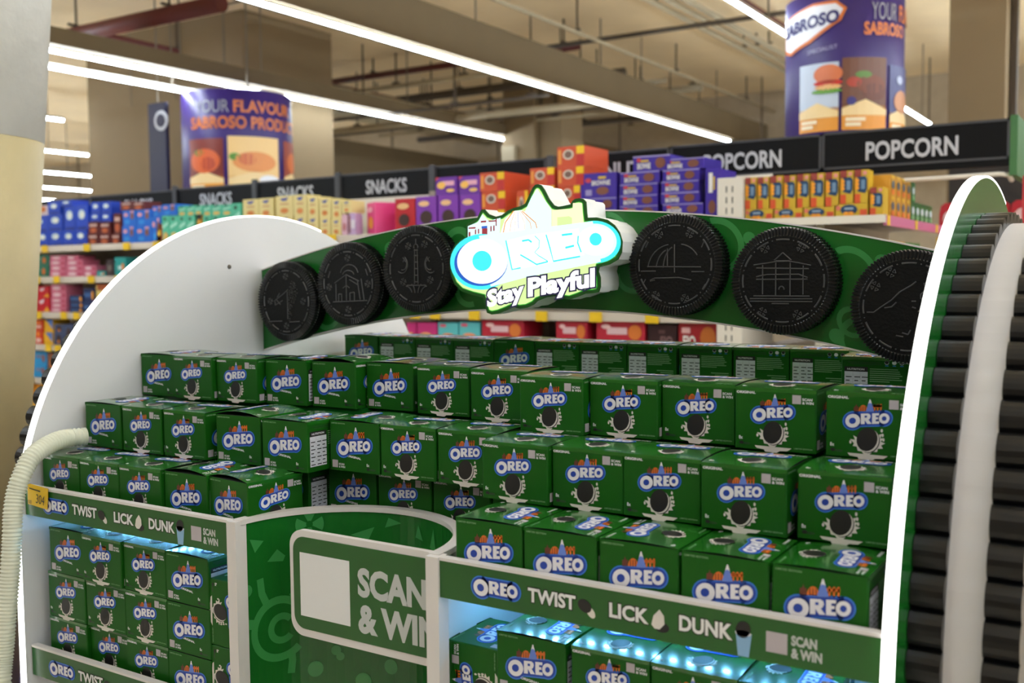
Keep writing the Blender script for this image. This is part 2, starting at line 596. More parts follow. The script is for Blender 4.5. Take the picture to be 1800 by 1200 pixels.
# pipes and ducts
PIPES = [
    ('sprinkler_pipe', 'y', -9.12, 6.5, 15.5, 4.0, 0.035, 'red_pipe', 'thin dark red sprinkler pipe running away over the snacks sign'),
    ('sprinkler_pipe', 'x', 10.3, -9.6, -5.6, 4.10, 0.04, 'red_pipe', 'dark red cross pipe above the centre light rows'),
    ('sprinkler_pipe', 'x', 6.26, -9.6, -6.9, 3.9, 0.075, 'red_pipe', 'thick dark red pipe crossing the wide left column at the top'),
    ('sprinkler_pipe', 'y', -3.55, 2.0, 13.0, 4.2, 0.045, 'red_pipe', 'dark red pipe slanting down to the large drum at right'),
    ('steam_pipe', 'x', 9.9, -6.9, -1.6, 4.04, 0.025, 'pipe_dark', 'thin brown pipe crossing under the ceiling at upper right'),
    ('steam_pipe', 'y', -5.05, 3.0, 15.5, 3.98, 0.02, 'duct', 'slim beige pipe lying along the top of the central beam'),
    ('steam_pipe', 'y', -8.9, 8.0, 15.5, 3.90, 0.06, 'duct', 'beige pipe between the wide column and the central beam'),
    ('steam_pipe', 'y', -10.3, 9.0, 15.5, 3.95, 0.09, 'duct', 'thick beige pipe just right of the wide column'),
    ('steam_pipe', 'x', 11.6, -11.0, -5.5, 3.66, 0.05, 'pipe_dark', 'dark pipe crossing far above the purple snack boxes'),
    ('steam_pipe', 'y', -4.2, 3.0, 15.5, 4.15, 0.03, 'duct', 'first of three slim pipes slanting towards the right drum'),
    ('steam_pipe', 'y', -4.05, 3.0, 15.5, 4.15, 0.03, 'duct', 'second of three slim pipes slanting towards the right drum'),
    ('steam_pipe', 'y', -3.9, 3.0, 15.5, 4.15, 0.03, 'duct', 'third of three slim pipes slanting towards the right drum'),
    ('steam_pipe', 'x', 14.4, -24, 3.0, 3.0, 0.14, 'pipe_dark', 'dark duct along the far wall near the left light rows'),
    ('steam_pipe', 'x', 12.8, -4.0, 3.0, 3.15, 0.05, 'red_pipe', 'red brown pipe far back beside the right column'),
]
for nm, ax, c, a0, a1, z, r, key, lab in PIPES:
    t = tag(empty(nm, (0, 0, 0)), lab, 'pipe')
    mb = MB()
    pts = [(a0, c, z), (a1, c, z)] if ax == 'x' else [(c, a0, z), (c, a1, z)]
    mb.tube(pts, r, key, 12)
    mb.build('pipe', t)
    n = max(2, int((a1 - a0) / 2.2))
    for i in range(n):
        q = a0 + (a1 - a0) * (i + 0.5) / n
        mb = MB()
        if ax == 'x':
            mb.box(q - 0.008, q + 0.008, c - 0.008, c + 0.008, z + r, 4.32, 'pipe_dark')
            mb.box(q - 0.012, q + 0.012, c - r - 0.012, c + r + 0.012, z + r - 0.004, z + r + 0.018, 'pipe_dark')
        else:
            mb.box(c - 0.008, c + 0.008, q - 0.008, q + 0.008, z + r, 4.32, 'pipe_dark')
            mb.box(c - r - 0.012, c + r + 0.012, q - 0.012, q + 0.012, z + r - 0.004, z + r + 0.018, 'pipe_dark')
        mb.build('hanger', t)
r5 = random.Random(11)
for i in range(9):                                   # pipe clutter between the wide column and the central beam
    y, z = 9.6 + i * 0.62, 3.46 + 0.09 * ((i * 5) % 9)
    t = tag(empty('service_pipe', (0, 0, 0)), 'beige service pipe under the far ceiling, %s behind the left banner drum' % ORD[i], 'pipe', 'far service pipes')
    mb = MB()
    rad = 0.02 + 0.012 * (i % 4)
    mb.tube([(-10.2 + 0.2 * (i % 3), y, z), (-5.6, y, z)], rad, 'duct' if i % 3 else 'pipe_dark', 10)
    mb.build('pipe', t)
    for x in (-9.6, -8.4, -7.2, -6.0):
        xx = x + 0.4 * r5.random()
        mb = MB()
        mb.box(xx - 0.007, xx + 0.007, y - 0.007, y + 0.007, z + rad, 4.32, 'pipe_dark')
        mb.box(xx - 0.05, xx + 0.05, y - 0.02, y + 0.02, z + rad - 0.004, z + rad + 0.02, 'pipe_dark')
        mb.build('hanger', t)
# elbow end of the thick red pipe
mb = MB()
mb.tube([(-9.61, 6.26, 3.9), (-9.98, 6.26, 3.9), (-10.08, 6.26, 3.97), (-10.1, 6.26, 4.1), (-10.1, 6.26, 4.30)], 0.1, 'pipe_dark', 12)
tag(mb.build('pipe_elbow'), 'dark pipe elbow at the left end of the thick red pipe', 'pipe')
# ceiling panel joints seen right of the beam
for i, (x0, x1, y) in enumerate(((-4.3, 9, 6.3), (-4.3, 9, 8.0), (-10.5, -5.5, 7.4))):
    mb = MB()
    mb.box(x0, x1, y, y + 0.03, 4.305, 4.319, 'steel')
    tag(mb.build('trim_%d' % (4 + i)), kind='structure')


# hanging banner drums
def drum(name, lab, cx, cy, r, z0, z1, a0, art):
    t = tag(empty(name, (cx, cy, z0)), lab, 'banner')
    mb = MB()
    mb.lathe([(r - 0.006, 0), (r, 0.004), (r, z1 - z0 - 0.004), (r - 0.006, z1 - z0)], 'z', (0, 0, 0), 'banner_purple', 72)
    mb.build('drum', t)
    pm = MB()

    def fn(u, v, o):
        p = a0 + u / r
        return ((r + 0.006 + o) * math.sin(p), -(r + 0.006 + o) * math.cos(p), v)
    art.sliced(0.05).onto(pm, fn, 0.0025)
    pm.build('printed_advert', t, solid=False)
    for dx in (-0.3 * r, 0.3 * r):
        m2 = MB()
        m2.box(dx - 0.008, dx + 0.008, -0.008, 0.008, z1 - z0 - 0.02, 4.32 - z0, 'steel')
        m2.build('hanger_rod', t)
    return t


def food_box(A, x, y, w, h, tint, food):
    A.rect(x, x + w, y + h * 0.30, y + h, tint, 1)
    A.rect(x, x + w, y + h * 0.0, y + h * 0.34, colour((226, 150, 50)), 1)
    A.poly([(x, y + h * 0.30), (x + w * 0.5, y + h * 0.42), (x + w, y + h * 0.28), (x + w, y + h * 0.2), (x, y + h * 0.2)], colour((236, 206, 150)), 2)
    for fx, fy, fr, fs, k in food:
        A.ell(x + fx * w, y + fy * h, fr * w, fs * h, k, 3)
    A.rect(x + w * 0.08, x + w * 0.5, y + h * 0.12, y + h * 0.17, colour((244, 226, 190)), 3)
    A.rect(x + w * 0.08, x + w * 0.4, y + h * 0.05, y + h * 0.10, colour((244, 226, 190)), 3)


A = Art()
or_, gy_ = colour((206, 108, 40)), colour((150, 150, 158))
A.text('YOUR', -0.40, 0.78, 0.34, 0.115, gy_, 1, 0.0)
A.text('FLAVOUR', -0.02, 0.78, 0.62, 0.115, or_, 1, 0.03)
A.text('SABROSO PRODUCTS', -0.46, 0.63, 1.25, 0.115, or_, 1, 0.03)
food_box(A, -0.50, 0.02, 0.38, 0.52, colour((120, 40, 30)), [(0.5, 0.6, 0.42, 0.22, colour((206, 92, 40))), (0.35, 0.75, 0.15, 0.06, colour((70, 120, 40))), (0.6, 0.55, 0.2, 0.12, colour((170, 60, 30)))])
food_box(A, -0.08, 0.0, 0.50, 0.56, colour((236, 196, 130)), [(0.5, 0.58, 0.42, 0.17, colour((222, 140, 70))), (0.35, 0.62, 0.16, 0.1, colour((200, 100, 50))), (0.12, 0.66, 0.1, 0.06, colour((90, 140, 50))), (0.78, 0.28, 0.22, 0.09, colour((230, 230, 236)))])
food_box(A, 0.50, 0.05, 0.34, 0.5, colour((150, 60, 40)), [(0.5, 0.6, 0.35, 0.2, colour((210, 110, 50)))])
drum('banner_drum', 'smaller purple banner drum with orange lettering before the wide square column', -7.71, 7.15, 0.525, 2.30, 3.30, math.radians(46), A)

A = Art()
A.poly([(-0.50, 0.80), (-0.44, 0.88), (-0.20, 0.93), (-0.05, 0.93), (0.015, 0.875), (-0.02, 0.80), (-0.22, 0.68), (-0.40, 0.63), (-0.50, 0.66)], or_, 1)
A.poly([(-0.48, 0.80), (-0.43, 0.865), (-0.20, 0.912), (-0.055, 0.91), (-0.008, 0.87), (-0.04, 0.81), (-0.23, 0.70), (-0.40, 0.65), (-0.48, 0.68)], colour((226, 226, 232)), 2)
A.text('SABROSO', -0.47, 0.745, 0.44, 0.085, colour((36, 30, 96)), 3, 0.05, 0.10)
A.text('SPECIALIST', -0.24, 0.605, 0.20, 0.026, colour((170, 165, 200)), 1, 0.0, 0.10)
A.text('YOUR', 0.17, 0.80, 0.20, 0.11, gy_, 1, 0.0)
A.text('FLAVOUR', 0.40, 0.80, 0.36, 0.11, or_, 1, 0.03)
A.text('SABROSO', 0.12, 0.70, 0.34, 0.085, or_, 1, 0.04)
bun, meat = colour((206, 112, 70)), colour((122, 62, 36))
food_box(A, -0.30, 0.10, 0.27, 0.44, colour((190, 200, 216)), [(0.75, 0.83, 0.34, 0.14, bun), (0.75, 0.70, 0.34, 0.045, colour((196, 40, 30))), (0.75, 0.64, 0.32, 0.04, colour((220, 170, 110))), (0.72, 0.58, 0.36, 0.035, colour((96, 150, 50)))])
food_box(A, -0.01, 0.10, 0.29, 0.46, colour((110, 66, 46)), [(0.62, 0.62, 0.32, 0.13, meat), (0.7, 0.52, 0.28, 0.12, colour((104, 50, 30))), (0.25, 0.66, 0.16, 0.07, colour((170, 60, 40))), (0.45, 0.76, 0.18, 0.05, colour((90, 130, 50))), (0.2, 0.40, 0.10, 0.06, colour((48, 40, 120)))])
food_box(A, 0.31, 0.06, 0.26, 0.46, colour((70, 74, 130)), [(0.5, 0.5, 0.35, 0.16, colour((200, 140, 100))), (0.4, 0.8, 0.14, 0.06, colour((180, 190, 220)))])
drum('banner_drum', 'large purple banner drum with white logo patch above the popcorn sign', -1.86, 7.18, 0.385, 2.36, 3.36, math.radians(14.5), A)

mb = MB()
mb.box(-8.62, -8.36, 6.82, 6.86, 2.2, 3.28, 'banner_dark')
fb = tag(mb.build('hanging_board'), 'narrow dark board hanging just left of the smaller purple drum', 'sign')
mb = MB()
mb.lathe([(0.10, -0.006), (0.10, 0)], 'y', (-8.42, 6.818, 3.10), 'letter_grey', 24)
mb.lathe([(0.065, -0.008), (0.065, 0)], 'y', (-8.42, 6.814, 3.10), 'banner_dark', 24)
mb.build('emblem', fb)
mb = MB()
mb.box(-8.5, -8.488, 6.834, 6.846, 3.28, 4.32, 'steel')
mb.build('hanger_rod', fb)

# purple floor mat
t = tag(empty('floor_mat', (-3.9, 2.45, 0)), 'purple floor mat with gold border on the tiles beside the left panel', 'mat')
mb = MB()
mb.box(-1.6, 0.75, -0.55, 0.32, 0.0, 0.008, 'mat_purple')
mb.build('carpet', t)
for y in (-0.12, 0.26):
    mb = MB()
    mb.box(-1.6, 0.75, y, y + 0.03, 0.008, 0.011, 'gold')
    mb.build('border_stripe', t)

# ================================================================== THE COOKIE DISPLAY STAND
YC, ZC, RP = 2.416, 0.857, 0.887          # arch of the side panels
XL, XR = -2.490, -0.333                   # inner faces of the side panels
TH = 0.019
NX, NY, NR = -1.44, 1.555, 0.275          # curved niche between the wings


def arch(r, n=72, zb=0.0):
    return [(YC - r, zb)] + [(YC - r * math.cos(PI * i / n), ZC + r * math.sin(PI * i / n)) for i in range(n + 1)] + [(YC + r, zb)]


def ribbed(r, h, pitch=0.058):
    """outline of a round wafer with a ribbed rim"""
    pts = []
    na = int(2 * PI * r / pitch)
    for i in range(na):
        for t in (0.0, 0.08, 0.2, 0.35, 0.5, 0.65, 0.8, 0.92):
            a = 2 * PI * (i + t) / na
            rr = r + h * math.sqrt(max(0, math.sin(PI * t)))
            pts.append((YC - rr * math.cos(a), ZC + rr * math.sin(a)))
    return pts


def disc(r, n=120):
    return [(YC - r * math.cos(2 * PI * i / n), ZC + r * math.sin(2 * PI * i / n)) for i in range(n)]


stand = tag(empty('display_stand', (-1.41, YC, 0)), 'big green and white cookie display stand with round side panels, full of green boxes', 'display stand')
ST = stand.location


class SB(MB):
    """builder for stand parts: world coordinates, stored relative to the stand"""

    def part(self, name, parent=None, solid=True, label=None):
        me = self.mesh(name, solid)
        me.transform(Matrix.Translation(-ST))
        return link(name, me, parent or stand, (0, 0, 0), label)


for side in (-1, 1):
    x0, x1 = (XL - TH, XL) if side < 0 else (XR, XR + TH)
    sb = SB()
    if side < 0:
        sb.prism(arch(RP), 'x', x0, x1, 'white_edge', cap0='stand_green', cap1='white_board')
    else:
        sb.prism(arch(RP), 'x', x0, x1, 'white_edge', cap0='white_board', cap1='stand_green')
    pan = sb.part('side_panel', label='white round-topped side panel' if side < 0 else 'side panel with green outer face')
    sb = SB()
    led = lambda r: [(YC - r, 0.0)] + [(YC - r * math.cos(PI * i / 72), ZC + r * math.sin(PI * i / 72)) for i in range(44)]
    sb.strip(led(RP + 0.005), led(RP), 'x', x0, x1, 'led_strip')
    sb.part('light_edge', pan, label='glowing white edge strip')
    # giant sandwich cookie outside the panel
    d = side
    base = x0 if side < 0 else x1
    sb = SB()
    q = sorted((base + d * 0.001, base + d * 0.050))
    sb.prism(ribbed(0.794, 0.020), 'x', q[0], q[1], 'rib_black')
    sb.part('ribbed_wafer')
    sb = SB()
    q = sorted((base + d * 0.050, base + d * 0.106))
    sb.prism(disc(0.790), 'x', q[0], q[1], 'cookie_cream')
    sb.part('cream_filling')
    sb = SB()
    q = sorted((base + d * 0.106, base + d * 0.156))
    sb.prism(ribbed(0.794, 0.020), 'x', q[0], q[1], 'rib_black')
    sb.part('ribbed_wafer')
    if side < 0:
        for y, z in ((2.26, 1.581),):
            sb = SB()
            sb.lathe([(0.0070, 0.0), (0.0065, 0.003), (0.003, 0.004)], 'x', (XL, y, z), 'screw', 12)
            sb.part('screw', pan)

# decks with the niche cut out, compartments
narc = [(NX - NR * math.cos(PI * i / 28), NY + NR * math.sin(PI * i / 28)) for i in range(29)]
sb = SB()
sb.prism([(XL, 1.558), (NX - NR, 1.558)] + narc[1:-1] + [(NX + NR, 1.558), (XR, 1.558), (XR, 3.28), (XL, 3.28)], 'z', 0.945, 0.9715, 'white_board')
sb.part('top_deck')
for x0, x1, zd in ((XL, -1.728, 0.548), (-1.148, XR, 0.522)):
    sb = SB()
    sb.box(x0, x1, 1.558, 2.02, zd - 0.022, zd - 0.0005, 'white_board')
    sb.part('lower_deck')
    sb = SB()
    sb.box(min(x0, -1.178) if x0 > -2 else x0, max(x1, -1.70) if x0 < -2 else x1, 2.02, 2.04, 0.0, 0.945, 'white_board')
    sb.part('back_wall')
    sb = SB()
    sb.box(x0, x1, 1.575, 2.02, 0.0, 0.10, 'white_board')
    sb.part('plinth')
# risers below the stepped rows of boxes
for b in ((XL, -1.87, 1.80, 2.08, 0.9715, 1.0948), (-1.062, XR, 1.79, 2.08, 0.9715, 1.0948), (-1.87, -1.062, 2.0, 2.08, 0.9715, 1.0948),
          (XL, -1.70, 1.97, 2.12, 1.0948, 1.2128), (-1.155, XR, 1.95, 2.12, 1.0948, 1.2128), (-1.70, -1.155, 2.04, 2.20, 1.0948, 1.2128),
          (XL, XR, 2.48, 2.90, 0.9715, 1.2255)):
    sb = SB()
    sb.box(*b, 'stand_green')
    sb.part('riser')
# posts beside the niche
for x0, x1 in ((-1.728, -1.700), (-1.178, -1.148)):
    sb = SB()
    sb.box(x0, x1, 1.540, 1.572, 0, 1.012, 'white_edge')
    sb.part('post')
# niche wall with pale print, white rim
sb = SB()
arc = lambda r: [(NX - r * math.cos(PI * i / 40), NY + r * math.sin(PI * i / 40)) for i in range(41)]
sb.strip(arc(0.270), arc(0.262), 'z', 0, 1.003, 'stand_green')
niche = sb.part('niche_wall', label='glossy dark green curved niche wall')
A = Art()
gp_ = 'stand_green_print'
A.ring(0.100, 0.745, 0.058, 0.076, gp_, 1, 0.9, 5.5, 30)
A.ring(0.106, 0.745, 0.020, 0.036, gp_, 1, 0.7, 5.6, 22)
A.line([(0.072, 0.800), (0.056, 0.835), (0.052, 0.870)], 0.018, gp_)
A.line([(0.130, 0.812), (0.150, 0.822)], 0.02, gp_)
A.line([(0.128, 0.690), (0.130, 0.665), (0.126, 0.635)], 0.018, gp_)
A.line([(0.030, 0.770), (0.012, 0.775)], 0.022, gp_)
for u, v, r in ((0.016, 0.85, 0.014), (0.185, 0.635, 0.019), (0.372, 0.640, 0.018), (0.235, 0.675, 0.012), (0.245, 0.66, 0.010), (0.30, 0.60, 0.02)):
    A.ell(u, v, r, r, gp_, 1, n=18)
for k in range(4):
    A.ring(0.178, 0.978, 0.008, 0.034, gp_, 1, k * PI / 2 - 0.5, k * PI / 2 + 0.5, 6)
for q in (((0.026, 0.965), (0.064, 0.955), (0.040, 0.932)), ((0.072, 0.905), (0.098, 0.930), (0.118, 0.912), (0.112, 0.900)), ((0.275, 0.948), (0.335, 0.968), (0.318, 0.935)), ((0.362, 0.968), (0.372, 0.992), (0.408, 0.982)), ((0.45, 0.955), (0.46, 0.985), (0.475, 0.95)), ((0.50, 0.94), (0.515, 0.985), (0.525, 0.93))):
    A.poly(q, gp_, 1)


def motif_n(one, i):
    sb = SB()
    one.sliced(0.012).onto(sb, lambda u, v, o: (NX - (0.2612 - o - i * 0.00003) * math.cos(u / 0.27), NY + (0.2612 - o - i * 0.00003) * math.sin(u / 0.27), v))
    sb.part('printed_motif', niche, solid=False)


A.each(motif_n)
sb = SB()
sb.strip(arc(0.283), arc(0.258), 'z', 1.003, 1.014, 'white_edge')
sb.part('niche_rim')

# header boards with lettering
HS = {'TWIST': 0.0, 'LICK': 0.164, 'DUNK': 0.293}


def header_art(u0, end):
    """u measured from the left end of the word TWIST, v from the lower edge of the board"""
    A = Art()
    B_ = [('logo_print', A)]
    logo_art(A, -0.071, 0.037, 0.098, False, 0.0)
    for word, x, w in (('TWIST', 0.0, 0.098), ('LICK', 0.164, 0.074), ('DUNK', 0.293, 0.092)):
        A = Art()
        B_.append(('slogan_word', A))
        A.text(word, x - 0.002, 0.0225, w + 0.004, 0.0305, 'ink_black', 1, 0.075)
        A.text(word, x, 0.0245, w, 0.0265, 'letter_white', 2, 0.035)
    A = Art()
    B_.append(('cookie_icon', A))
    A.ell(0.116, 0.036, 0.014, 0.011, 'ink_black', 2, rot=-0.5)
    A.ell(0.128, 0.026, 0.011, 0.007, 'ink_cream', 1, rot=-0.9)
    A = Art()
    B_.append(('cream_icon', A))
    A.poly([(0.243, 0.026), (0.247, 0.042), (0.258, 0.054), (0.266, 0.044), (0.267, 0.030), (0.258, 0.020), (0.249, 0.020)], 'ink_cream', 2)
    A.ell(0.262, 0.024, 0.013, 0.009, 'ink_black', 1)
    A = Art()
    B_.append(('glass_icon', A))
    A.poly([(0.390, 0.041), (0.394, 0.002), (0.412, 0.002), (0.417, 0.041)], 'ink_glass', 1)
    A.ell(0.4025, 0.046, 0.012, 0.014, 'ink_black', 2, rot=-0.4)
    A.ell(0.4025, 0.040, 0.0135, 0.005, 'ink_table', 2)
    A = Art()
    B_.append(('scan_print', A))
    A.rect(0.440, 0.474, 0.018, 0.051, 'ink_grey', 1)
    A.text('SCAN', 0.480, 0.0345, 0.040, 0.0165, 'letter_grey2', 1, 0.045)
    A.text('& WIN', 0.480, 0.0145, 0.048, 0.0165, 'letter_grey2', 1, 0.045)
    return B_


HEAD = [(XL + 0.001, -1.728, 0.935, 1.007, -2.289), (-1.148, XR - 0.001, 0.935, 1.007, -0.950), (XL + 0.004, -1.728, 0.508, 0.583, -2.289), (-1.148, XR - 0.001, 0.490, 0.562, -0.950)]
for x0, x1, z0, z1, xt in HEAD:
    sb = SB()
    sb.box(x0, x1, 1.545, 1.557, z0, z1, 'header_green')
    hb = sb.part('header_board', label='green shelf header with white lettering')
    for nm_, art_ in header_art(0, 0):
        sb = SB()
        art_.onto(sb, lambda u, v, o: (xt + u, 1.5447 - o, z0 + v))
        sb.part(nm_, hb, solid=False)
    sb = SB()
    sb.box(x0, x1, 1.543, 1.561, z1, z1 + 0.006, 'white_edge')
    sb.part('ledge_trim', hb)

# blue-white LED tape under the top deck
for x0, x1 in ((-1.7113, -1.7055), (-1.1745, -1.1665)):
    sb = SB()
    sb.box(x0, x1, 1.573, 2.02, 0.0, 0.945, 'white_board')
    sb.part('compartment_wall')
for x0, x1 in ((XL + 0.05, -1.74), (-1.14, XR - 0.05)):
    sb = SB()
    sb.box(x0, x1, 1.710, 1.722, 0.9405, 0.9449, 'led_tape')
    tp = sb.part('led_tape')
    n = int((x1 - x0) / 0.033)
    sb = SB()
    for i in range(n):
        x = x0 + (x1 - x0) * (i + 0.5) / n
        sb.box(x - 0.005, x + 0.005, 1.711, 1.721, 0.938, 0.9405, 'led_blue')
    o = sb.part('led_diodes', tp)
    o['kind'] = 'stuff'

# arched green bridge between the panels
BX = (XL + XR) / 2
drop = lambda x: (x - BX) ** 2 / 7.9
xs = [XL + 0.001 + (XR - XL - 0.002) * i / 48 for i in range(49)]
sb = SB()
sb.strip([(x, 1.716 - drop(x)) for x in xs], [(x, 1.457 - drop(x)) for x in xs], 'y', 2.398, 2.428, 'stand_green')
band = sb.part('arch_board', label='curved green board bridging both side panels')
sb = SB()
sb.strip([(x, 1.7195 - drop(x)) for x in xs], [(x, 1.716 - drop(x)) for x in xs], 'y', 2.396, 2.43, 'white_edge')
sb.part('edge_trim', band)
sb = SB()
sb.strip([(x, 1.457 - drop(x)) for x in xs], [(x, 1.453 - drop(x)) for x in xs], 'y', 2.396, 2.43, 'white_edge')
sb.part('edge_trim', band)
A = Art()
for x, v, r, w, a0, a1 in ((-1.22, 0.20, 0.05, 0.014, 0.4, 4.2), (-0.92, 0.19, 0.06, 0.016, -1.2, 1.9), (-0.60, 0.17, 0.055, 0.016, -1.0, 2.2), (-0.595, 0.06, 0.03, 0.012, 0, 6.28), (-1.15, 0.10, 0.045, 0.014, 3.2, 6.0),
                           (-0.57, 0.02, 0.05, 0.014, 1.6, 3.6), (-1.98, 0.09, 0.05, 0.014, 0.5, 3.4), (-2.2, 0.06, 0.05, 0.016, 2.0, 5.6), (-1.70, 0.19, 0.04, 0.02, 0, 4.0), (-1.66, 0.06, 0.045, 0.016, 1, 5), (-2.40, 0.10, 0.05, 0.016, 0.3, 3.0)):
    A.ring(x, v, r - w / 2, r + w / 2, 'stand_green_print', 1, a0, a1, 20)
for x, v, r in ((-0.84, 0.215, 0.016), (-0.53, 0.21, 0.018), (-0.63, 0.02, 0.018), (-1.16, 0.215, 0.01), (-0.86, 0.11, 0.02), (-1.62, 0.14, 0.022), (-1.95, 0.21, 0.02), (-2.2, 0.2, 0.018), (-1.73, 0.11, 0.024), (-1.80, 0.03, 0.022)):
    A.ring(x, v, 0, r, 'stand_green_print', 1, n=14)
for x, v in ((-1.14, 0.17), (-0.50, 0.16), (-0.985, 0.03), (-1.93, 0.04)):
    A.line([(x, v), (x + 0.02, v + 0.03), (x + 0.045, v + 0.05)], 0.016, 'stand_green_print')


def motif_b(one, i):
    sb = SB()
    one.onto(sb, lambda u, v, o: (u, 2.3977 - o - i * 0.00004, 1.457 - drop(u) + v))
    sb.part('printed_motif', band, solid=False)


A.each(motif_b)

# ------------------------------------------------------------------ six embossed cookies on the arch
CR = 0.1255


def cookie_meshes():
    out = []
    # front wafer with toothed rim (axis y, front face towards -y, origin at the front face centre)
    nt = 92
    mb = MB()
    n = nt * 4
    ring = []
    for i in range(n):
        a = 2 * PI * i / n
        up_ = (i % 4) in (1, 2)
        ring.append((a, CR if up_ else CR - 0.0035, 0.0 if up_ else 0.003))
    pr_ = []
    for a, r, d in ring:
        pr_.append([(0.104 * math.cos(a), 0.0015, 0.104 * math.sin(a)), (0.107 * math.cos(a), d, 0.107 * math.sin(a)),
                    (r * math.cos(a) * 0.99, d + 0.001, r * math.sin(a) * 0.99), (r * math.cos(a), d + 0.004, r * math.sin(a)), (r * math.cos(a), 0.019, r * math.sin(a))])
    v = [p for q in pr_ for p in q]
    f = []
    for i in range(n):
        j = (i + 1) % n
        for k in range(4):
            f.append((i * 5 + k, i * 5 + k + 1, j * 5 + k + 1, j * 5 + k))
    mb.add(v, f, 'cookie_rim_highlight')
    mb.add([q[0] for q in pr_], [tuple(range(n))], 'cookie_black')
    mb.add([q[4] for q in pr_], [tuple(range(n))], 'cookie_black')
    out.append(mb.mesh('front_wafer'))
    mb = MB()
    mb.lathe([(0.1165, 0.019), (0.118, 0.024), (0.1165, 0.030)], 'y', (0, 0, 0), 'cookie_cream', 64)
    out.append(mb.mesh('cream_filling'))
    mb = MB()
    v, f = [], []
    for a, r, d in ring:
        for y in (0.030, 0.052, 0.055):
            rr = r if y < 0.054 else r - 0.006
            v.append((rr * math.cos(a), y, rr * math.sin(a)))
    for i in range(n):
        j = (i + 1) % n
        for k in range(2):
            f.append((i * 3 + k, i * 3 + k + 1, j * 3 + k + 1, j * 3 + k))
    f.append(tuple(i * 3 for i in range(n)))
    f.append(tuple(i * 3 + 2 for i in range(n)))
    mb.add(v, f, 'cookie_black')
    out.append(mb.mesh('rear_wafer'))
    return out


CK = cookie_meshes()


def relief(strokes, dots, dia):
    """raised lines on the cookie face: unit radius = cookie radius"""
    mb = MB()

    def bar(p, q, w=0.0030, h=0.0022):
        x0, z0, x1, z1 = p[0] * CR, p[1] * CR, q[0] * CR, q[1] * CR
        dx, dz = x1 - x0, z1 - z0
        L = math.hypot(dx, dz) or 1e-6
        nx, nz = -dz / L * w / 2, dx / L * w / 2
        b = [(x0 + nx, z0 + nz), (x0 - nx, z0 - nz), (x1 - nx, z1 - nz), (x1 + nx, z1 + nz)]
        t = [(x0 + nx * .4, z0 + nz * .4), (x0 - nx * .4, z0 - nz * .4), (x1 - nx * .4, z1 - nz * .4), (x1 + nx * .4, z1 + nz * .4)]
        v = [(a, 0.0014, c) for a, c in b] + [(a, 0.0014 - h, c) for a, c in t]
        mb.add(v, [(4, 5, 6, 7), (0, 1, 5, 4), (1, 2, 6, 5), (2, 3, 7, 6), (3, 0, 4, 7)], 'cookie_line_highlight')
    for st in strokes:
        for a, b in zip(st, st[1:]):
            bar(a, b)
    for i in range(12):                                             # dashed ring with dots
        a = 2 * PI * i / 12
        pts = [(0.765 * math.cos(a + q), 0.765 * math.sin(a + q)) for q in (-0.16, -0.08, 0, 0.08, 0.16)]
        for p, q in zip(pts, pts[1:]):
            bar(p, q, 0.0042, 0.0026)
        b = a + PI / 12
        bar((0.755 * math.cos(b), 0.755 * math.sin(b)), (0.775 * math.cos(b), 0.775 * math.sin(b)), 0.003)
    for x, y in dia:                                                # little four-leaf diamonds
        for k in range(4):
            c, s = math.cos(k * PI / 2 + 0.3), math.sin(k * PI / 2 + 0.3)
            q = [(0.025, 0.0), (0.075, 0.035), (0.075, -0.035), (0.025, 0.0)]
            q = [(x + a * c - b * s, y + a * s + b * c) for a, b in q]
            for p, r in zip(q, q[1:]):
                bar(p, r, 0.0019, 0.0020)
    for x, y in dots:
        bar((x - 0.008, y), (x + 0.008, y), 0.0018, 0.0016)
    return mb.mesh('relief', False)


def arcp(cx, cy, rx, ry, a0, a1, n=8):
    return [(cx + rx * math.cos(a0 + (a1 - a0) * i / n), cy + ry * math.sin(a0 + (a1 - a0) * i / n)) for i in range(n + 1)]


ICON = []
# 1 rocky gate with speckled cliff
dots = []
r9 = random.Random(3)
while len(dots) < 150:
    x, y = r9.uniform(0.0, 0.42), r9.uniform(-0.5, 0.5)
    if x > 0.05 + max(0, (y - 0.1)) * 0.3 and x < 0.30 + 0.12 * math.sin(y * 5) - max(0, y - 0.3) * 0.5:
        dots.append((x, y))
ICON.append(([[(-0.42, 0.0), (-0.10, 0.18), (0.08, 0.30)], [(-0.38, 0.0), (-0.38, -0.10), (-0.12, 0.02)], [(-0.35, 0.05), (-0.2, -0.08)], [(-0.62, -0.52), (-0.15, -0.50)], [(0.05, 0.25), (0.05, -0.45)], [(0.10, -0.52), (0.45, -0.50)], [(-0.3, 0.10), (-0.22, 0.2)]], dots,
             [(0, 0.62), (0, -0.62), (-0.55, 0), (0.58, 0.0)], 'black cookie ornament with a speckled cliff relief, nearest the white side panel'))
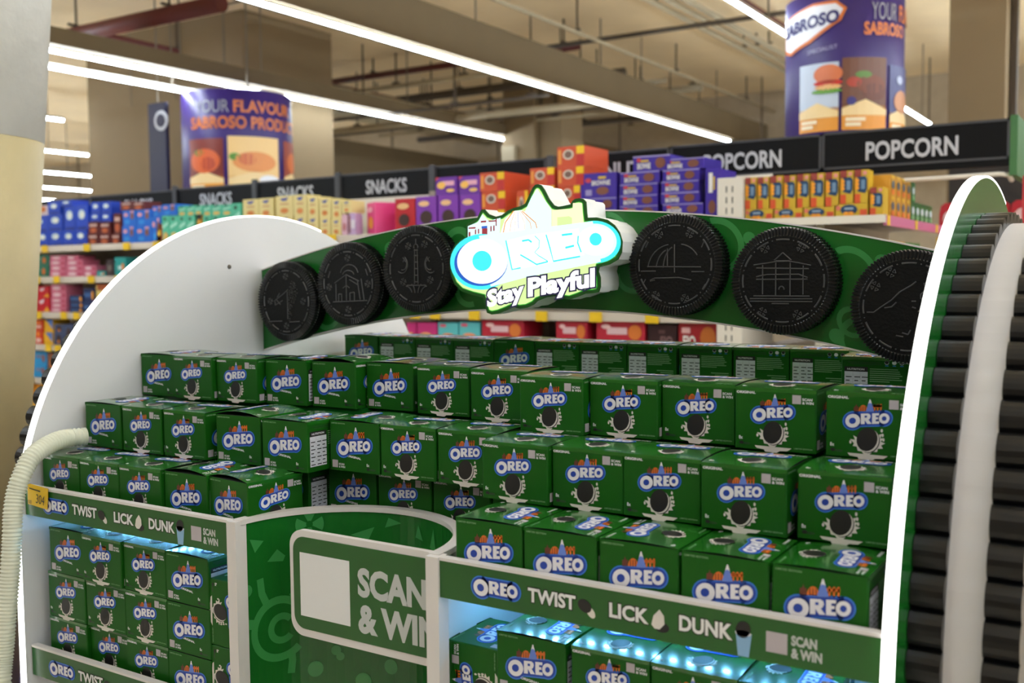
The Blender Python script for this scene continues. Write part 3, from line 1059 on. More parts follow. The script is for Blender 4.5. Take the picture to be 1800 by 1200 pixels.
# 2 domed hall
ICON.append(([arcp(0.05, 0.22, 0.28, 0.24, 0.2, PI - 0.2), arcp(0.02, 0.20, 0.18, 0.12, 0.2, PI - 0.2), [(-0.05, 0.22), (-0.05, -0.40)], [(-0.42, 0.02), (-0.05, 0.22), (0.35, 0.06)], [(-0.38, 0.0), (-0.38, -0.42)], [(-0.48, -0.44), (0.60, -0.40)],
              [(0.30, 0.10), (0.38, -0.38)], [(0.42, 0.12), (0.50, -0.38)], [(-0.30, -0.42), (-0.30, -0.25), (-0.2, -0.25), (-0.2, -0.42)], [(0.06, -0.42), (0.06, -0.22), (0.2, -0.2), (0.2, -0.42)], [(-0.16, -0.10), (-0.05, -0.04), (0.05, -0.10)], [(0.05, 0.10), (0.30, -0.02)],
              [(-0.62, 0.15), (-0.56, 0.30)], [(0.62, 0.2), (0.56, 0.35)]], [],
             [(0, 0.62), (0, -0.62), (-0.6, -0.08), (0.62, 0.0)], 'black cookie ornament with a domed hall relief, beside the cliff cookie'))
# 3 tower with crescents
tw = [[(-0.05, -0.35), (-0.035, 0.45)], [(0.05, -0.35), (0.035, 0.45)], arcp(0, 0.5, 0.06, 0.06, -0.5, PI + 0.5), [(0, 0.56), (0, 0.68)]]
for q in (-0.3, -0.15, 0.0, 0.15, 0.30, 0.42):
    tw.append([(-0.055, q), (0.055, q)])
for s in (-1, 1):
    tw.append(arcp(s * 0.42, 0.10, 0.17, 0.20, -2.2 if s < 0 else PI - 1.0, 1.0 if s < 0 else PI + 2.2, 10))
    tw.append(arcp(s * 0.39, 0.12, 0.12, 0.15, -1.9 if s < 0 else PI - 0.7, 0.7 if s < 0 else PI + 1.9, 10))
    tw.append([(s * 0.38, 0.16), (s * 0.30, 0.26)])
    tw.append([(s * 0.30, 0.16), (s * 0.38, 0.26)])
    tw.append(arcp(s * 0.30, -0.62, 0.18, 0.22, PI / 2, PI / 2 + s * 1.2, 6))
    tw.append(arcp(s * 0.14, -0.62, 0.10, 0.26, PI / 2, PI / 2 + s * 1.3, 6))
tw.append([(-0.28, -0.38), (0.28, -0.38)])
ICON.append((tw, [], [(-0.22, 0.52), (0.25, 0.55), (-0.38, -0.30), (0.40, -0.26)], 'black cookie ornament with a tower and two crescents, next to the lit sign'))
# 4 petal monument
pm_ = [arcp(-0.05, -0.1, 0.52, 0.50, PI / 2 + 0.15, PI - 0.15), arcp(-0.05, -0.1, 0.34, 0.42, PI / 2 + 0.4, PI - 0.12), arcp(0.0, -0.1, 0.24, 0.45, PI / 2 + 0.2, PI - 0.1), [(-0.15, 0.32), (-0.15, -0.02)], [(0.0, 0.40), (0.0, -0.15)], arcp(0.1, -0.1, 0.45, 0.5, 0.6, PI / 2 - 0.1),
       [(-0.58, -0.03), (0.55, -0.05)], [(-0.72, -0.12), (-0.40, -0.12)], [(0.36, -0.14), (0.62, -0.14)], [(-0.52, -0.30), (-0.42, -0.26), (0.1, -0.25), (0.35, -0.30)], [(-0.52, -0.32), (-0.42, -0.30)], [(-0.62, 0.35), (-0.56, 0.46)], [(0.56, 0.33), (0.62, 0.46)], [(-0.68, -0.38), (-0.62, -0.28)], [(0.58, -0.48), (0.64, -0.38)]]
ICON.append((pm_, [], [(-0.33, 0.60), (0.32, 0.60), (-0.40, -0.60), (0.22, -0.66)], 'black cookie ornament with a petal-shaped monument, just right of the lit sign'))
# 5 museum front
mu = [[(-0.55, 0.30), (-0.30, 0.33), (-0.12, 0.36), (0.12, 0.36), (0.30, 0.33), (0.52, 0.28)], [(-0.5, 0.24), (0.48, 0.22)], [(-0.16, 0.38), (0.0, 0.52), (0.16, 0.38)], [(-0.13, 0.37), (0.13, 0.37)], [(-0.50, 0.08), (-0.30, 0.12), (0.30, 0.12), (0.46, 0.06)], [(-0.5, 0.03), (0.46, 0.03)],
      [(-0.13, 0.34), (-0.13, -0.28)], [(0.14, 0.34), (0.14, -0.28)], [(-0.38, 0.3), (-0.38, -0.25)], [(0.38, 0.28), (0.38, -0.25)], [(-0.55, -0.28), (0.5, -0.28)], [(-0.62, -0.33), (0.55, -0.33)], [(-0.62, -0.38), (0.55, -0.38)], [(-0.20, -0.42), (0.12, -0.42)], arcp(-0.02, -0.16, 0.05, 0.06, 0, PI, 6)]
ICON.append((mu, [], [(-0.34, 0.60), (0.34, 0.60), (-0.38, -0.58), (0.28, -0.62)], 'black cookie ornament with a columned building front, beside the petal monument cookie'))
# 6 mountain map
mp = [[(-0.70, -0.10), (-0.58, -0.10), (-0.48, -0.02), (-0.28, 0.12), (-0.15, 0.26), (0.05, 0.38), (0.12, 0.44)], [(0.25, 0.42), (0.28, 0.30), (0.20, 0.22), (0.20, 0.14)], [(-0.40, -0.02), (-0.28, 0.0), (-0.20, 0.08)], [(0.05, 0.1), (0.12, 0.1)], [(0.06, 0.0), (0.12, -0.02)], [(0.26, 0.06), (0.22, -0.04), (0.16, -0.08)], [(-0.1, -0.45), (0.0, -0.48), (0.04, -0.40)], [(-0.2, -0.5), (-0.08, -0.52)], [(0.08, -0.6), (0.18, -0.58)]]
ICON.append((mp, [], [(-0.30, 0.60), (-0.56, 0.36), (0.38, 0.60)], 'black cookie ornament with a mountain outline, half hidden by the glowing edge'))

CPOS = [(-2.328, 1.471), (-2.070, 1.5254), (-1.810, 1.568), (-1.011, 1.5692), (-0.741, 1.5285), (-0.4625, 1.4706)]
for (x, z), (st_, dt_, di_, lab) in zip(CPOS, ICON):
    t = tag(empty('cookie_ornament', (x, 2.342, z)), lab, 'ornament', 'embossed cookie ornaments on the arch')
    for nm, me in zip(('front_wafer', 'cream_filling', 'rear_wafer'), CK):
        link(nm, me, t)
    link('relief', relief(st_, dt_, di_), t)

# ------------------------------------------------------------------ illuminated sign on the arch
HM = (0.27402, 0.00893, -1.66536, 0.11478, -0.33693, 1.81825, 0.07594, -0.00857)


def sg(a, b):
    """sign drawing (thousandths) -> metres in the sign plane (x, z)"""
    a, b = a / 1000, b / 1000
    w = HM[6] * a + HM[7] * b + 1
    return ((HM[0] * a + HM[1] * b + HM[2]) / w, (HM[3] * a + HM[4] * b + HM[5]) / w)


OUT = [(50, 720), (60, 640), (90, 580), (140, 535), (190, 512), (188, 420), (205, 395), (245, 375), (285, 345), (305, 300), (320, 278), (345, 278), (380, 318), (440, 340), (490, 325), (540, 288), (590, 265), (650, 250), (688, 228), (718, 160), (748, 95), (770, 70), (795, 65), (822, 72), (850, 112), (890, 190), (930, 243), (965, 255), (1000, 250), (1068, 235), (1085, 205), (1110, 188), (1145, 183), (1178, 190), (1200, 215), (1206, 300), (1212, 348), (1290, 345), (1380, 365), (1440, 410), (1482, 470), (1506, 550), (1500, 640), (1470, 700), (1400, 742), (1312, 765), (1304, 800), (1320, 850), (1322, 930), (1308, 975), (1260, 985), (1190, 990), (1130, 1015), (1062, 1038), (990, 1030), (930, 1010), (860, 1022), (790, 1050), (760, 1080), (700, 1108), (640, 1115), (585, 1102), (520, 1132), (460, 1155), (405, 1165), (365, 1150), (350, 1100), (330, 1022), (240, 1000), (150, 968), (92, 910), (62, 840), (50, 770)]


def inset(pts, d):
    n = len(pts)
    area = sum(pts[i][0] * pts[(i + 1) % n][1] - pts[(i + 1) % n][0] * pts[i][1] for i in range(n))
    s = 1 if area > 0 else -1
    out = []
    for i in range(n):
        a, b, c = pts[i - 1], pts[i], pts[(i + 1) % n]
        e1 = Vector((b[0] - a[0], b[1] - a[1])).normalized()
        e2 = Vector((c[0] - b[0], c[1] - b[1])).normalized()
        m = Vector((-(e1.y + e2.y), e1.x + e2.x)) * s
        if m.length < 1e-6:
            m = Vector((-e1.y, e1.x)) * s
        m.normalize()
        k = max(0.55, abs(Vector((-e1.y, e1.x)).dot(m)))
        out.append((b[0] + m.x * d / k, b[1] + m.y * d / k))
    return out


o_ = [sg(a, b) for a, b in OUT]
sign = tag(empty('lit_sign', (-1.39, 2.36, 1.45)), 'glowing white and cyan logo sign with green outline at the centre of the arch', 'sign')
SGN = sign.location


def sign_part(mb, name, parent=None, solid=True, label=None):
    me = mb.mesh(name, solid)
    me.transform(Matrix.Translation(-SGN))
    return link(name, me, parent or sign, (0, 0, 0), label)


mb = MB()
mb.prism(o_, 'y', 2.289, 2.345, 'sign_white')
body = sign_part(mb, 'sign_body', label='white sign body with deep rim')
mb = MB()
mb.prism(inset(o_, 0.004), 'y', 2.352, 2.397, 'sign_white')
sign_part(mb, 'back_body')
mb = MB()
mb.prism(o_, 'y', 2.285, 2.289, 'sign_border')
face = sign_part(mb, 'sign_face', label='dark green outline plate')
G = Art()
G.poly(inset(o_, 0.0080), 'glow_green', 1)
G.poly(inset(o_, 0.0105), 'glow_lime', 2)


def gp(pts, key, ly):
    G.poly([sg(a, b) for a, b in pts], key, ly)


def ge(cx, cy, rx, ry, key, ly, rot=0.0, n=36):
    gp([(cx + rx * math.cos(rot) * math.cos(2 * PI * i / n) - ry * math.sin(rot) * math.sin(2 * PI * i / n), cy + rx * math.sin(rot) * math.cos(2 * PI * i / n) + ry * math.cos(rot) * math.sin(2 * PI * i / n)) for i in range(n)], key, ly)


def gl(pts, w, key, ly):
    G.line([sg(a, b) for a, b in pts], w, key, ly)


# skyline
gp([(205, 420), (290, 385), (326, 320), (380, 375), (480, 350), (470, 560), (205, 560)], 'glow_pale', 3)
gp([(480, 480), (520, 360), (600, 290), (660, 285), (760, 340), (815, 430), (815, 520), (480, 540)], 'glow_white', 3)
gp([(690, 290), (745, 170), (790, 105), (840, 180), (910, 280), (910, 480), (690, 480)], 'glow_pale', 4)
gp([(915, 285), (1090, 270), (1092, 225), (1168, 225), (1180, 420), (915, 470)], 'glow_yellow', 4)
gp([(960, 345), (1060, 335), (1085, 350), (1085, 420), (960, 430)], 'glow_lime', 5)
for q, w in ((505, 46), (560, 18), (600, 10), (690, 12), (745, 22), (795, 34)):
    t0 = 625 + (q - 640) * 0.25
    gl([(q, 478 - 0.06 * (q - 480)), (q + (640 - q) * 0.12, 390), (t0, 292)], 0.0006 + w * 0.00006, 'glow_orange', 5)
gl([(632, 440), (630, 300)], 0.0016, 'glow_blue', 5)
for x, y, w, h in ((212, 430, 60, 14), (212, 470, 16, 50), (265, 450, 12, 40), (290, 445, 12, 40), (315, 375, 46, 16), (325, 440, 46, 54), (395, 420, 12, 46), (420, 415, 12, 46), (380, 372, 70, 12), (440, 360, 10, 60)):
    gp([(x, y), (x + w, y - 4), (x + w, y + h - 4), (x, y + h)], 'glow_red', 5)
gp([(322, 420), (370, 416), (370, 436), (322, 440)], 'glow_blue', 6)
# cyan plate and white letters
ge(325, 720, 268, 235, 'glow_cyan', 6, -0.06)
ge(1285, 552, 212, 178, 'glow_cyan', 6, 0.10)
gp([(300, 500), (1260, 378), (1330, 720), (700, 850), (400, 930)], 'glow_pale', 7)
ge(318, 728, 225, 196, 'glow_blue', 8, -0.06)
ge(330, 715, 212, 190, 'glow_white', 9, -0.04)
ge(1285, 548, 178, 150, 'glow_pale', 8, 0.08)
ge(1285, 545, 150, 122, 'glow_white', 9, 0.05)
gp([(525, 545), (720, 495), (1140, 440), (1190, 660), (930, 720), (590, 790)], 'glow_white', 9)
ge(328, 712, 82, 86, 'glow_cyan', 11)
ge(1286, 530, 52, 54, 'glow_cyan', 11)
gl([(530, 540), (555, 660), (582, 785), (655, 770)], 0.0042, 'glow_cyan', 11)
gl([(665, 545), (720, 535), (748, 555)], 0.0052, 'glow_cyan', 11)
gl([(650, 660), (720, 700), (788, 742), (885, 718)], 0.0042, 'glow_cyan', 11)
gl([(772, 500), (812, 540), (808, 600), (772, 640), (805, 668), (885, 716)], 0.0026, 'glow_cyan', 11)
gl([(868, 490), (900, 600), (930, 715), (1155, 674)], 0.0042, 'glow_cyan', 11)
gl([(1000, 495), (1090, 484)], 0.0056, 'glow_cyan', 11)
gl([(1030, 602), (1105, 584)], 0.0056, 'glow_cyan', 11)
gl([(1140, 500), (1135, 560), (1165, 640)], 0.0042, 'glow_cyan', 11)


def gtext(s, x, y, w, h, slope, bold, key, ly, grow=0):
    v, f = glyphs(s, bold)
    G.s.append(([sg(x - grow + a * (w + 2 * grow), y + grow - b * (h + 2 * grow) + a * w * slope) for a, b in v], f, key, ly))


for key, ly, bold, grow in (('sign_navy', 12, 0.105, 13), ('glow_white', 13, 0.045, 0)):
    gtext('Stay', 372, 1150, 310, 190, -0.27, bold, key, ly, grow)
    gtext('Playful', 715, 1065, 565, 210, -0.155, bold, key, ly, grow)
mb = MB()
G.onto(mb, lambda u, v, o: (u, 2.2848 - o, v), 0.00025)
sign_part(mb, 'glowing_print', face, solid=False, label='glowing letters and skyline')

# ------------------------------------------------------------------ scan-and-win board in the niche
t = tag(empty('scan_board', (-1.38, 1.60, 0.766)), 'white framed green scan and win board standing in the curved niche', 'sign')


def rr(x0, x1, z0, z1, r, n=8):
    pts = [(x1, z0), (x1, z1)]
    pts += [(x0 + r - r * math.sin(PI / 2 * i / n), z1 - r + r * math.cos(PI / 2 * i / n)) for i in range(n + 1)]
    pts += [(x0 + r - r * math.cos(PI / 2 * i / n), z0 + r - r * math.sin(PI / 2 * i / n)) for i in range(n + 1)]
    return pts


mb = MB()
mb.prism([(a + 1.38, b - 0.766) for a, b in rr(-1.596, -1.1795, 0.766, 1.000, 0.036)], 'y', 0.0, 0.014, 'white_edge')
mb.build('frame_board', t)
mb = MB()
mb.prism([(a + 1.38, b - 0.766) for a, b in rr(-1.585, -1.180, 0.783, 0.986, 0.030)], 'y', -0.0015, 0.0, 'header_green')
pn = mb.build('green_panel', t)
A = Art()
A.rect(-1.565, -1.423, 0.812, 0.952, 'letter_white', 1)
A.text('SCAN', -1.401, 0.880, 0.180, 0.063, 'letter_grey2', 1, 0.045)
A.text('& WIN', -1.401, 0.803, 0.212, 0.063, 'letter_grey2', 1, 0.045)


def scan_bit(one, i):
    mb = MB()
    one.onto(mb, lambda u, v, o: (u + 1.38, -0.0017 - o, v - 0.766))
    mb.build('white_patch' if i == 0 else 'lettering', pn, solid=False)


A.each(scan_bit)

# ------------------------------------------------------------------ corrugated hose, price tag, small card
HP = [(-2.419, 1.679, 1.127), (-2.428, 1.643, 1.128), (-2.428, 1.608, 1.127), (-2.422, 1.563, 1.116), (-2.414, 1.519, 1.096), (-2.406, 1.486, 1.055), (-2.407, 1.47, 1.016), (-2.402, 1.457, 0.969), (-2.398, 1.45, 0.913), (-2.395, 1.438, 0.816), (-2.391, 1.42, 0.7), (-2.394, 1.412, 0.622), (-2.387, 1.397, 0.528), (-2.392, 1.387, 0.25), (-2.392, 1.387, 0.02)]


def catmull(P, step=0.0022):
    out = []
    for i in range(len(P) - 1):
        p0, p1, p2, p3 = (Vector(P[max(i - 1, 0)]), Vector(P[i]), Vector(P[i + 1]), Vector(P[min(i + 2, len(P) - 1)]))
        n = max(2, int((p2 - p1).length / step))
        for k in range(n):
            s = k / n
            out.append(0.5 * ((2 * p1) + (p2 - p0) * s + (2 * p0 - 5 * p1 + 4 * p2 - p3) * s * s + (3 * p1 - p0 - 3 * p2 + p3) * s ** 3))
    out.append(Vector(P[-1]))
    return out


path = catmull(HP)
mb = MB()
mb.tube(path, [0.0225 + 0.0022 * math.cos(i * 2 * PI / 4) for i in range(len(path))], 'hose', 16)
tag(mb.build('corrugated_hose'), 'pale corrugated hose curving over the left panel edge down to the floor', 'hose')

t = tag(empty('price_card', (-2.43, 1.541, 0.99)), 'yellow handwritten price card stuck over the left end of the upper header', 'price card')
mb = MB()
A = Art()
mb.add([(-0.042, 0.0, -0.024), (0.043, -0.001, -0.030), (0.054, -0.004, 0.026), (-0.034, -0.004, 0.032)], [(0, 1, 2, 3)], 'tag_yellow')
mb.add([(-0.042, 0.001, -0.024), (0.043, 0.0, -0.030), (0.054, -0.003, 0.026), (-0.034, -0.003, 0.032)], [(3, 2, 1, 0)], 'tag_yellow')
mb.build('card', t, solid=False)
A.text('304', 0.004, -0.016, 0.036, 0.024, 'ink_black', 1, 0.0, -0.08)
A.line([(-0.028, 0.020), (0.020, 0.016)], 0.003, 'ink_black')
for k in range(9):
    A.rect(-0.034 + k * 0.0022, -0.034 + k * 0.0022 + (0.0012 if k % 3 else 0.0006), -0.021, -0.011, 'ink_black', 1)
mb = MB()
A.onto(mb, lambda u, v, o: (u + v * 0.15, -0.0052 - o, v))
mb.build('writing', t, solid=False)

mb = MB()
mb.box(-1.118, -1.083, 2.015, 2.0195, 0.86, 0.905, 'header_green')
tag(mb.build('small_card'), 'small green card at the back of the right lit compartment', 'card')

# ================================================================== GREEN COOKIE BOXES
WC, WL, BH = 0.155, 0.149, 0.1175


def carton_meshes():
    hx, hy, c = WC / 2, WL / 2, 0.002
    me = {}
    mb = MB()
    mb.prism([(-hx + c, -hy), (hx - c, -hy), (hx, -hy + c), (hx, hy - c), (hx - c, hy), (-hx + c, hy), (-hx, hy - c), (-hx, -hy + c)], 'z', 0, BH - 0.001, 'box_green', cap1='lid_gap_shade')
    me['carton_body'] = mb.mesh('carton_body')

    def lid(b):
        def zf(y):
            return BH - 0.001 + b * (1 - (y / hy) ** 2) + 0.0006
        mb = MB()
        ys = [-hy + WL * i / 8 for i in range(9)]
        v = [(x, y, zf(y)) for y in ys for x in (-hx, hx)]
        mb.add(v, [(2 * i, 2 * i + 1, 2 * i + 3, 2 * i + 2) for i in range(8)], 'lid_green', True)
        # narrow turned-down lip at the front and back
        for s in (-1, 1):
            mb.add([(-hx, s * hy, BH), (hx, s * hy, BH), (hx, s * (hy + 0.0003), BH - 0.007), (-hx, s * (hy + 0.0003), BH - 0.007)], [(0, 1, 2, 3)], 'lid_green')
        A = Art()
        w, d = WC, WL
        A1 = A
        logo_art(A, 0.50 * w, 0.68 * d, 0.60 * w, True, 0.05)
        A = Art()
        A2 = A
        splash_art(A, 0.50 * w, 0.30 * d, 0.24 * w, 1, False)
        A = Art()
        A3 = A
        A.text('ORIGINAL', 0.03 * w, 0.90 * d, 0.22 * w, 0.035 * d, 'ink_white', 1, 0.03)
        A.rect(0.74 * w, 0.82 * w, 0.86 * d, 0.94 * d, 'ink_grey', 1)
        A.text('SCAN', 0.84 * w, 0.91 * d, 0.12 * w, 0.03 * d, 'ink_white', 1, 0.03)
        A.text('& WIN', 0.84 * w, 0.86 * d, 0.13 * w, 0.03 * d, 'ink_white', 1, 0.03)
        A.text('8x', 0.06 * w, 0.08 * d, 0.06 * w, 0.05 * d, 'ink_white', 1, 0.02)
        A.text('LIMITED EDITION', 0.72 * w, 0.05 * d, 0.22 * w, 0.025 * d, 'ink_pale', 1)
        pr = []
        for a_, nm_ in ((A1, 'lid_logo_print'), (A2, 'lid_picture_print'), (A3, 'lid_text_print')):
            pb = MB()
            a_.onto(pb, lambda u, v, o: (u - hx, v - hy, zf(v - hy) + 0.0005 + o), 0.0002)
            pr.append(pb.mesh(nm_, False))
        return (mb.mesh('lid', False), pr[0], pr[1], pr[2])
    me['lid'], me['lid_logo'], me['lid_pic'], me['lid_text'] = lid(0.0035)
    me['lid_open'], me['lid_logo_open'], me['lid_pic_open'], me['lid_text_open'] = lid(0.010)

    # cookie face (front)
    A = Art()
    w, h = WC, BH
    logo_art(A, 0.47 * w, 0.605 * h, 0.50 * w, True, 0.10)
    splash_art(A, 0.475 * w, 0.285 * h, 0.262 * w)
    A.text('ORIGINAL', 0.02 * w, 0.90 * h, 0.24 * w, 0.042 * h, 'ink_white', 1, 0.04)
    A.rect(0.715 * w, 0.82 * w, 0.775 * h, 0.915 * h, 'ink_grey', 1)
    A.text('SCAN', 0.835 * w, 0.83 * h, 0.12 * w, 0.04 * h, 'ink_white', 1, 0.03)
    A.text('& WIN', 0.835 * w, 0.775 * h, 0.135 * w, 0.042 * h, 'ink_white', 1, 0.03)
    A.text('8x', 0.05 * w, 0.15 * h, 0.05 * w, 0.06 * h, 'ink_white', 1, 0.02)
    A.ell(0.085 * w, 0.095 * h, 0.03 * w, 0.028 * h, 'ink_black', 1)
    A.ell(0.15 * w, 0.085 * h, 0.05 * w, 0.02 * h, 'ink_dim', 1)
    A.rect(0.50 * w, 0.62 * w, 0.80 * h, 0.84 * h, 'ink_dim', 1)
    A.text('LIMITED EDITION', 0.74 * w, 0.05 * h, 0.22 * w, 0.022 * h, 'ink_pale', 1)
    mb = MB()
    A.onto(mb, lambda u, v, o: (u - hx, -hy - 0.0004 - o, v), 0.0002)
    me['cookie_side_print'] = mb.mesh('cookie_side_print', False)

    # logo faces (left and right)
    A = Art()
    w = WL
    logo_art(A, 0.50 * w, 0.50 * h, 0.66 * w, True, 0.11)
    A.text('ORIGINAL', 0.36 * w, 0.285 * h, 0.28 * w, 0.045 * h, 'ink_white', 1, 0.04, -0.10)
    A.text('LIMITED EDITION', 0.04 * w, 0.925 * h, 0.28 * w, 0.028 * h, 'ink_pale', 1)
    A.rect(0.05 * w, 0.165 * w, 0.05 * h, 0.20 * h, 'ink_grey', 1)
    A.text('SCAN', 0.185 * w, 0.105 * h, 0.11 * w, 0.04 * h, 'ink_white', 1, 0.03)
    A.text('& WIN', 0.185 * w, 0.05 * h, 0.125 * w, 0.042 * h, 'ink_white', 1, 0.03)
    A.text('8x', 0.75 * w, 0.13 * h, 0.055 * w, 0.06 * h, 'ink_white', 1, 0.02)
    A.ell(0.78 * w, 0.08 * h, 0.03 * w, 0.028 * h, 'ink_black', 1)
    A.ell(0.87 * w, 0.075 * h, 0.06 * w, 0.02 * h, 'ink_dim', 1)
    for s, nm in ((1, 'logo_side_print_a'), (-1, 'logo_side_print_b')):
        mb = MB()
        A.onto(mb, lambda u, v, o: (s * (hx + 0.0004 + o), s * (u - hy), v), 0.0002)
        me[nm] = mb.mesh('logo_side_print', False)

    # nutrition face (back)
    A = Art()
    w = WC
    A.rect(0.05 * w, 0.40 * w, 0.10 * h, 0.70 * h, 'ink_table', 1)
    A.rect(0.05 * w, 0.40 * w, 0.70 * h, 0.80 * h, 'ink_black', 1)
    A.text('NUTRITION', 0.09 * w, 0.73 * h, 0.26 * w, 0.04 * h, 'ink_white', 2)
    for k in range(1, 8):
        A.rect(0.05 * w, 0.40 * w, (0.10 + k * 0.075) * h, (0.104 + k * 0.075) * h, 'ink_grey', 2)
        for q in (0.07, 0.20, 0.31):
            A.rect(q * w, (q + (0.09 if k % 2 else 0.06)) * w, (0.055 + k * 0.075) * h, (0.075 + k * 0.075) * h, 'ink_black', 2)
    for q in (0.175, 0.285):
        A.rect(q * w, (q + 0.004) * w, 0.10 * h, 0.70 * h, 'ink_grey', 2)
    r3 = random.Random(5)
    for k in range(7):
        A.rect(0.43 * w, (0.72 + 0.2 * r3.random()) * w, (0.755 - k * 0.042) * h, (0.772 - k * 0.042) * h, 'ink_pale', 1)
    for k in range(4):
        A.rect((0.55 + 0.15 * r3.random()) * w, 0.95 * w, (0.36 - k * 0.05) * h, (0.378 - k * 0.05) * h, 'ink_pale', 1)
    for k in range(2):
        A.rect((0.1 + 0.04 * k) * w, 0.60 * w, (0.885 - k * 0.035) * h, (0.903 - k * 0.035) * h, 'ink_dim', 1)
    for q, kk in ((0.68, 'ink_black'), (0.79, 'ink_white'), (0.90, 'ink_black')):
        A.ell(q * w, 0.90 * h, 0.034 * w, 0.040 * h, 'ink_table', 1, n=14)
        A.ell(q * w, 0.905 * h, 0.030 * w, 0.034 * h, kk, 2, n=14)
        A.rect((q - 0.025) * w, (q + 0.025) * w, 0.83 * h, 0.845 * h, 'ink_sky', 1)
    A.ell(0.93 * w, 0.14 * h, 0.022 * w, 0.03 * h, 'ink_red', 1, n=12)
    mb = MB()
    A.onto(mb, lambda u, v, o: (hx - u, hy + 0.0004 + o, v), 0.0002)
    me['table_side_print'] = mb.mesh('table_side_print', False)
    return me


BM = carton_meshes()
ROT = {'c': 0.0, 'l+': PI / 2, 'l-': -PI / 2, 'n': PI}


def carton(kind, x, y, z, label, group, twist=0.0, lid='', lying=0, tilt=0.0):
    """x: left end, y: front face, z: underside"""
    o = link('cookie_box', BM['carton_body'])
    for k in ('lid' + ('_open' if lid else ''), 'lid_logo' + ('_open' if lid else ''), 'lid_pic' + ('_open' if lid else ''), 'lid_text' + ('_open' if lid else ''), 'cookie_side_print', 'logo_side_print_a', 'logo_side_print_b', 'table_side_print'):
        nm = {'lid_open': 'lid', 'lid_logo_open': 'lid_logo_print', 'lid_logo': 'lid_logo_print', 'lid_pic_open': 'lid_picture_print', 'lid_text_open': 'lid_text_print', 'lid_text': 'lid_text_print', 'lid_pic': 'lid_picture_print', 'logo_side_print_a': 'logo_side_print', 'logo_side_print_b': 'logo_side_print'}.get(k, k)
        c_ = link(nm, BM[k], o)
        if nm == 'lid_text_print':
            c_['kind'] = 'stuff'
    if lying:                                   # cookie side to the front, box lying on a logo side
        o.rotation_euler = (0, lying * PI / 2, 0)
        if lying > 0:
            o.location = (x, y + WL / 2, z + WC / 2)
        else:
            o.location = (x + BH, y + WL / 2, z + WC / 2)
    else:
        w, d = (WC, WL) if kind in 'cn' else (WL, WC)
        o.rotation_euler = (tilt, 0, ROT[kind] + twist)
        o.location = (x + w / 2, y + d / 2, z)
    return tag(o, label, 'box', group)


FACE = {'c': 'cookie', 'l+': 'logo', 'l-': 'logo', 'n': 'nutrition'}


def row(items, z, where, group, jit=0.004):
    for i, it in enumerate(items):
        k, x, y = it[:3]
        opt = it[3] if len(it) > 3 else {}
        carton(k, x, y, z, 'green cookie box, %s side out, %s from left in %s' % (FACE[k], ORD[i], where), group, twist=opt.get('t', rnd.uniform(-jit, jit)), lid=opt.get('lid', ''), tilt=opt.get('tilt', 0.0))


g = 'green cookie boxes on the display'
row([('l-', -2.486, 1.915), ('c', -2.333, 1.905), ('c', -2.174, 1.918), ('l-', -2.012, 1.942), ('l+', -1.857, 1.955, {'lid': 1}), ('l+', -1.702, 1.990), ('c', -1.528, 1.975), ('c', -1.352, 1.950),
     ('c', -1.162, 1.862), ('c', -1.004, 1.885), ('c', -0.847, 1.900), ('c', -0.684, 1.878), ('c', -0.512, 1.882)], 1.2133, 'the highest tier', g)
row([('l-', -2.470, 1.717), ('c', -2.310, 1.715), ('c', -2.148, 1.717), ('l+', -1.968, 1.730, {'lid': 1, 't': 0.03}), ('l-', -1.800, 1.722, {'t': -0.02}), ('l+', -1.644, 1.787), ('c', -1.490, 1.787), ('c', -1.331, 1.790),
     ('c', -1.159, 1.710), ('c', -1.001, 1.722), ('c', -0.845, 1.720), ('c', -0.684, 1.706), ('c', -0.515, 1.720)], 1.0953, 'the middle tier', g)
row([('l-', -1.124, 1.565), ('l-', -0.971, 1.565), ('l+', -0.8165, 1.566), ('l-', -0.6625, 1.565), ('l-', -0.5085, 1.565)], 0.972, 'front row above right header', g, 0.003)
row([('c', -2.478, 1.590), ('c', -2.320, 1.590), ('c', -2.162, 1.590), ('l-', -2.003, 1.598, {'lid': 1}), ('l+', -1.848, 1.596, {'lid': 1, 't': -0.13})], 0.972, 'front row above left header', g, 0.003)
row([('l-', -1.862, 1.785), ('l+', -1.702, 1.842), ('c', -1.545, 1.842), ('c', -1.384, 1.842), ('c', -1.222, 1.842)], 0.972, 'low row behind the niche', g, 0.003)
row([('l-', -2.405, 2.70), ('n', -2.250, 2.70), ('n', -2.0935, 2.70), ('n', -1.937, 2.70), ('l+', -1.780, 2.70), ('n', -1.629, 2.70), ('n', -1.472, 2.70), ('n', -1.315, 2.70), ('n', -1.150, 2.70), ('n', -0.990, 2.70), ('n', -0.8325, 2.70), ('n', -0.650, 2.515, {'t': 0.02})],
    1.2263, 'rear row under the arch', g)

# lower compartments
for r, nm in ((2, 'top'), (1, 'middle'), (0, 'bottom')):
    z = 0.5482 + r * 0.1190
    its = [('l-' if r == 2 else 'c', -2.437 if r == 2 else -2.449, 1.575), ('c', -2.292, 1.577 + 0.008 * (1 - r)), ('c', -2.135, 1.575), ('l-', -1.977, 1.573)]
    row(its, z, '%s layer of left compartment' % nm, g, 0.01)
    zz = 0.5222 + r * 0.1190
    row([('l-', -1.046, 1.585), ('c', -0.886, 1.588), ('c', -0.728, 1.588), ('l-', -0.570, 1.588)], zz, '%s layer of right compartment' % nm, g, 0.006)
for r, nm in ((1, 'upper'), (0, 'lower')):
    carton('c', -1.829, 1.576, 0.5482 + r * 0.156, 'green cookie box lying on its side, %s one beside the left niche post' % nm, g, lying=1)
    carton('c', -1.164, 1.590, 0.5222 + r * 0.158, 'green cookie box lying on its side, %s one beside the right niche post' % nm, g, lying=-1)

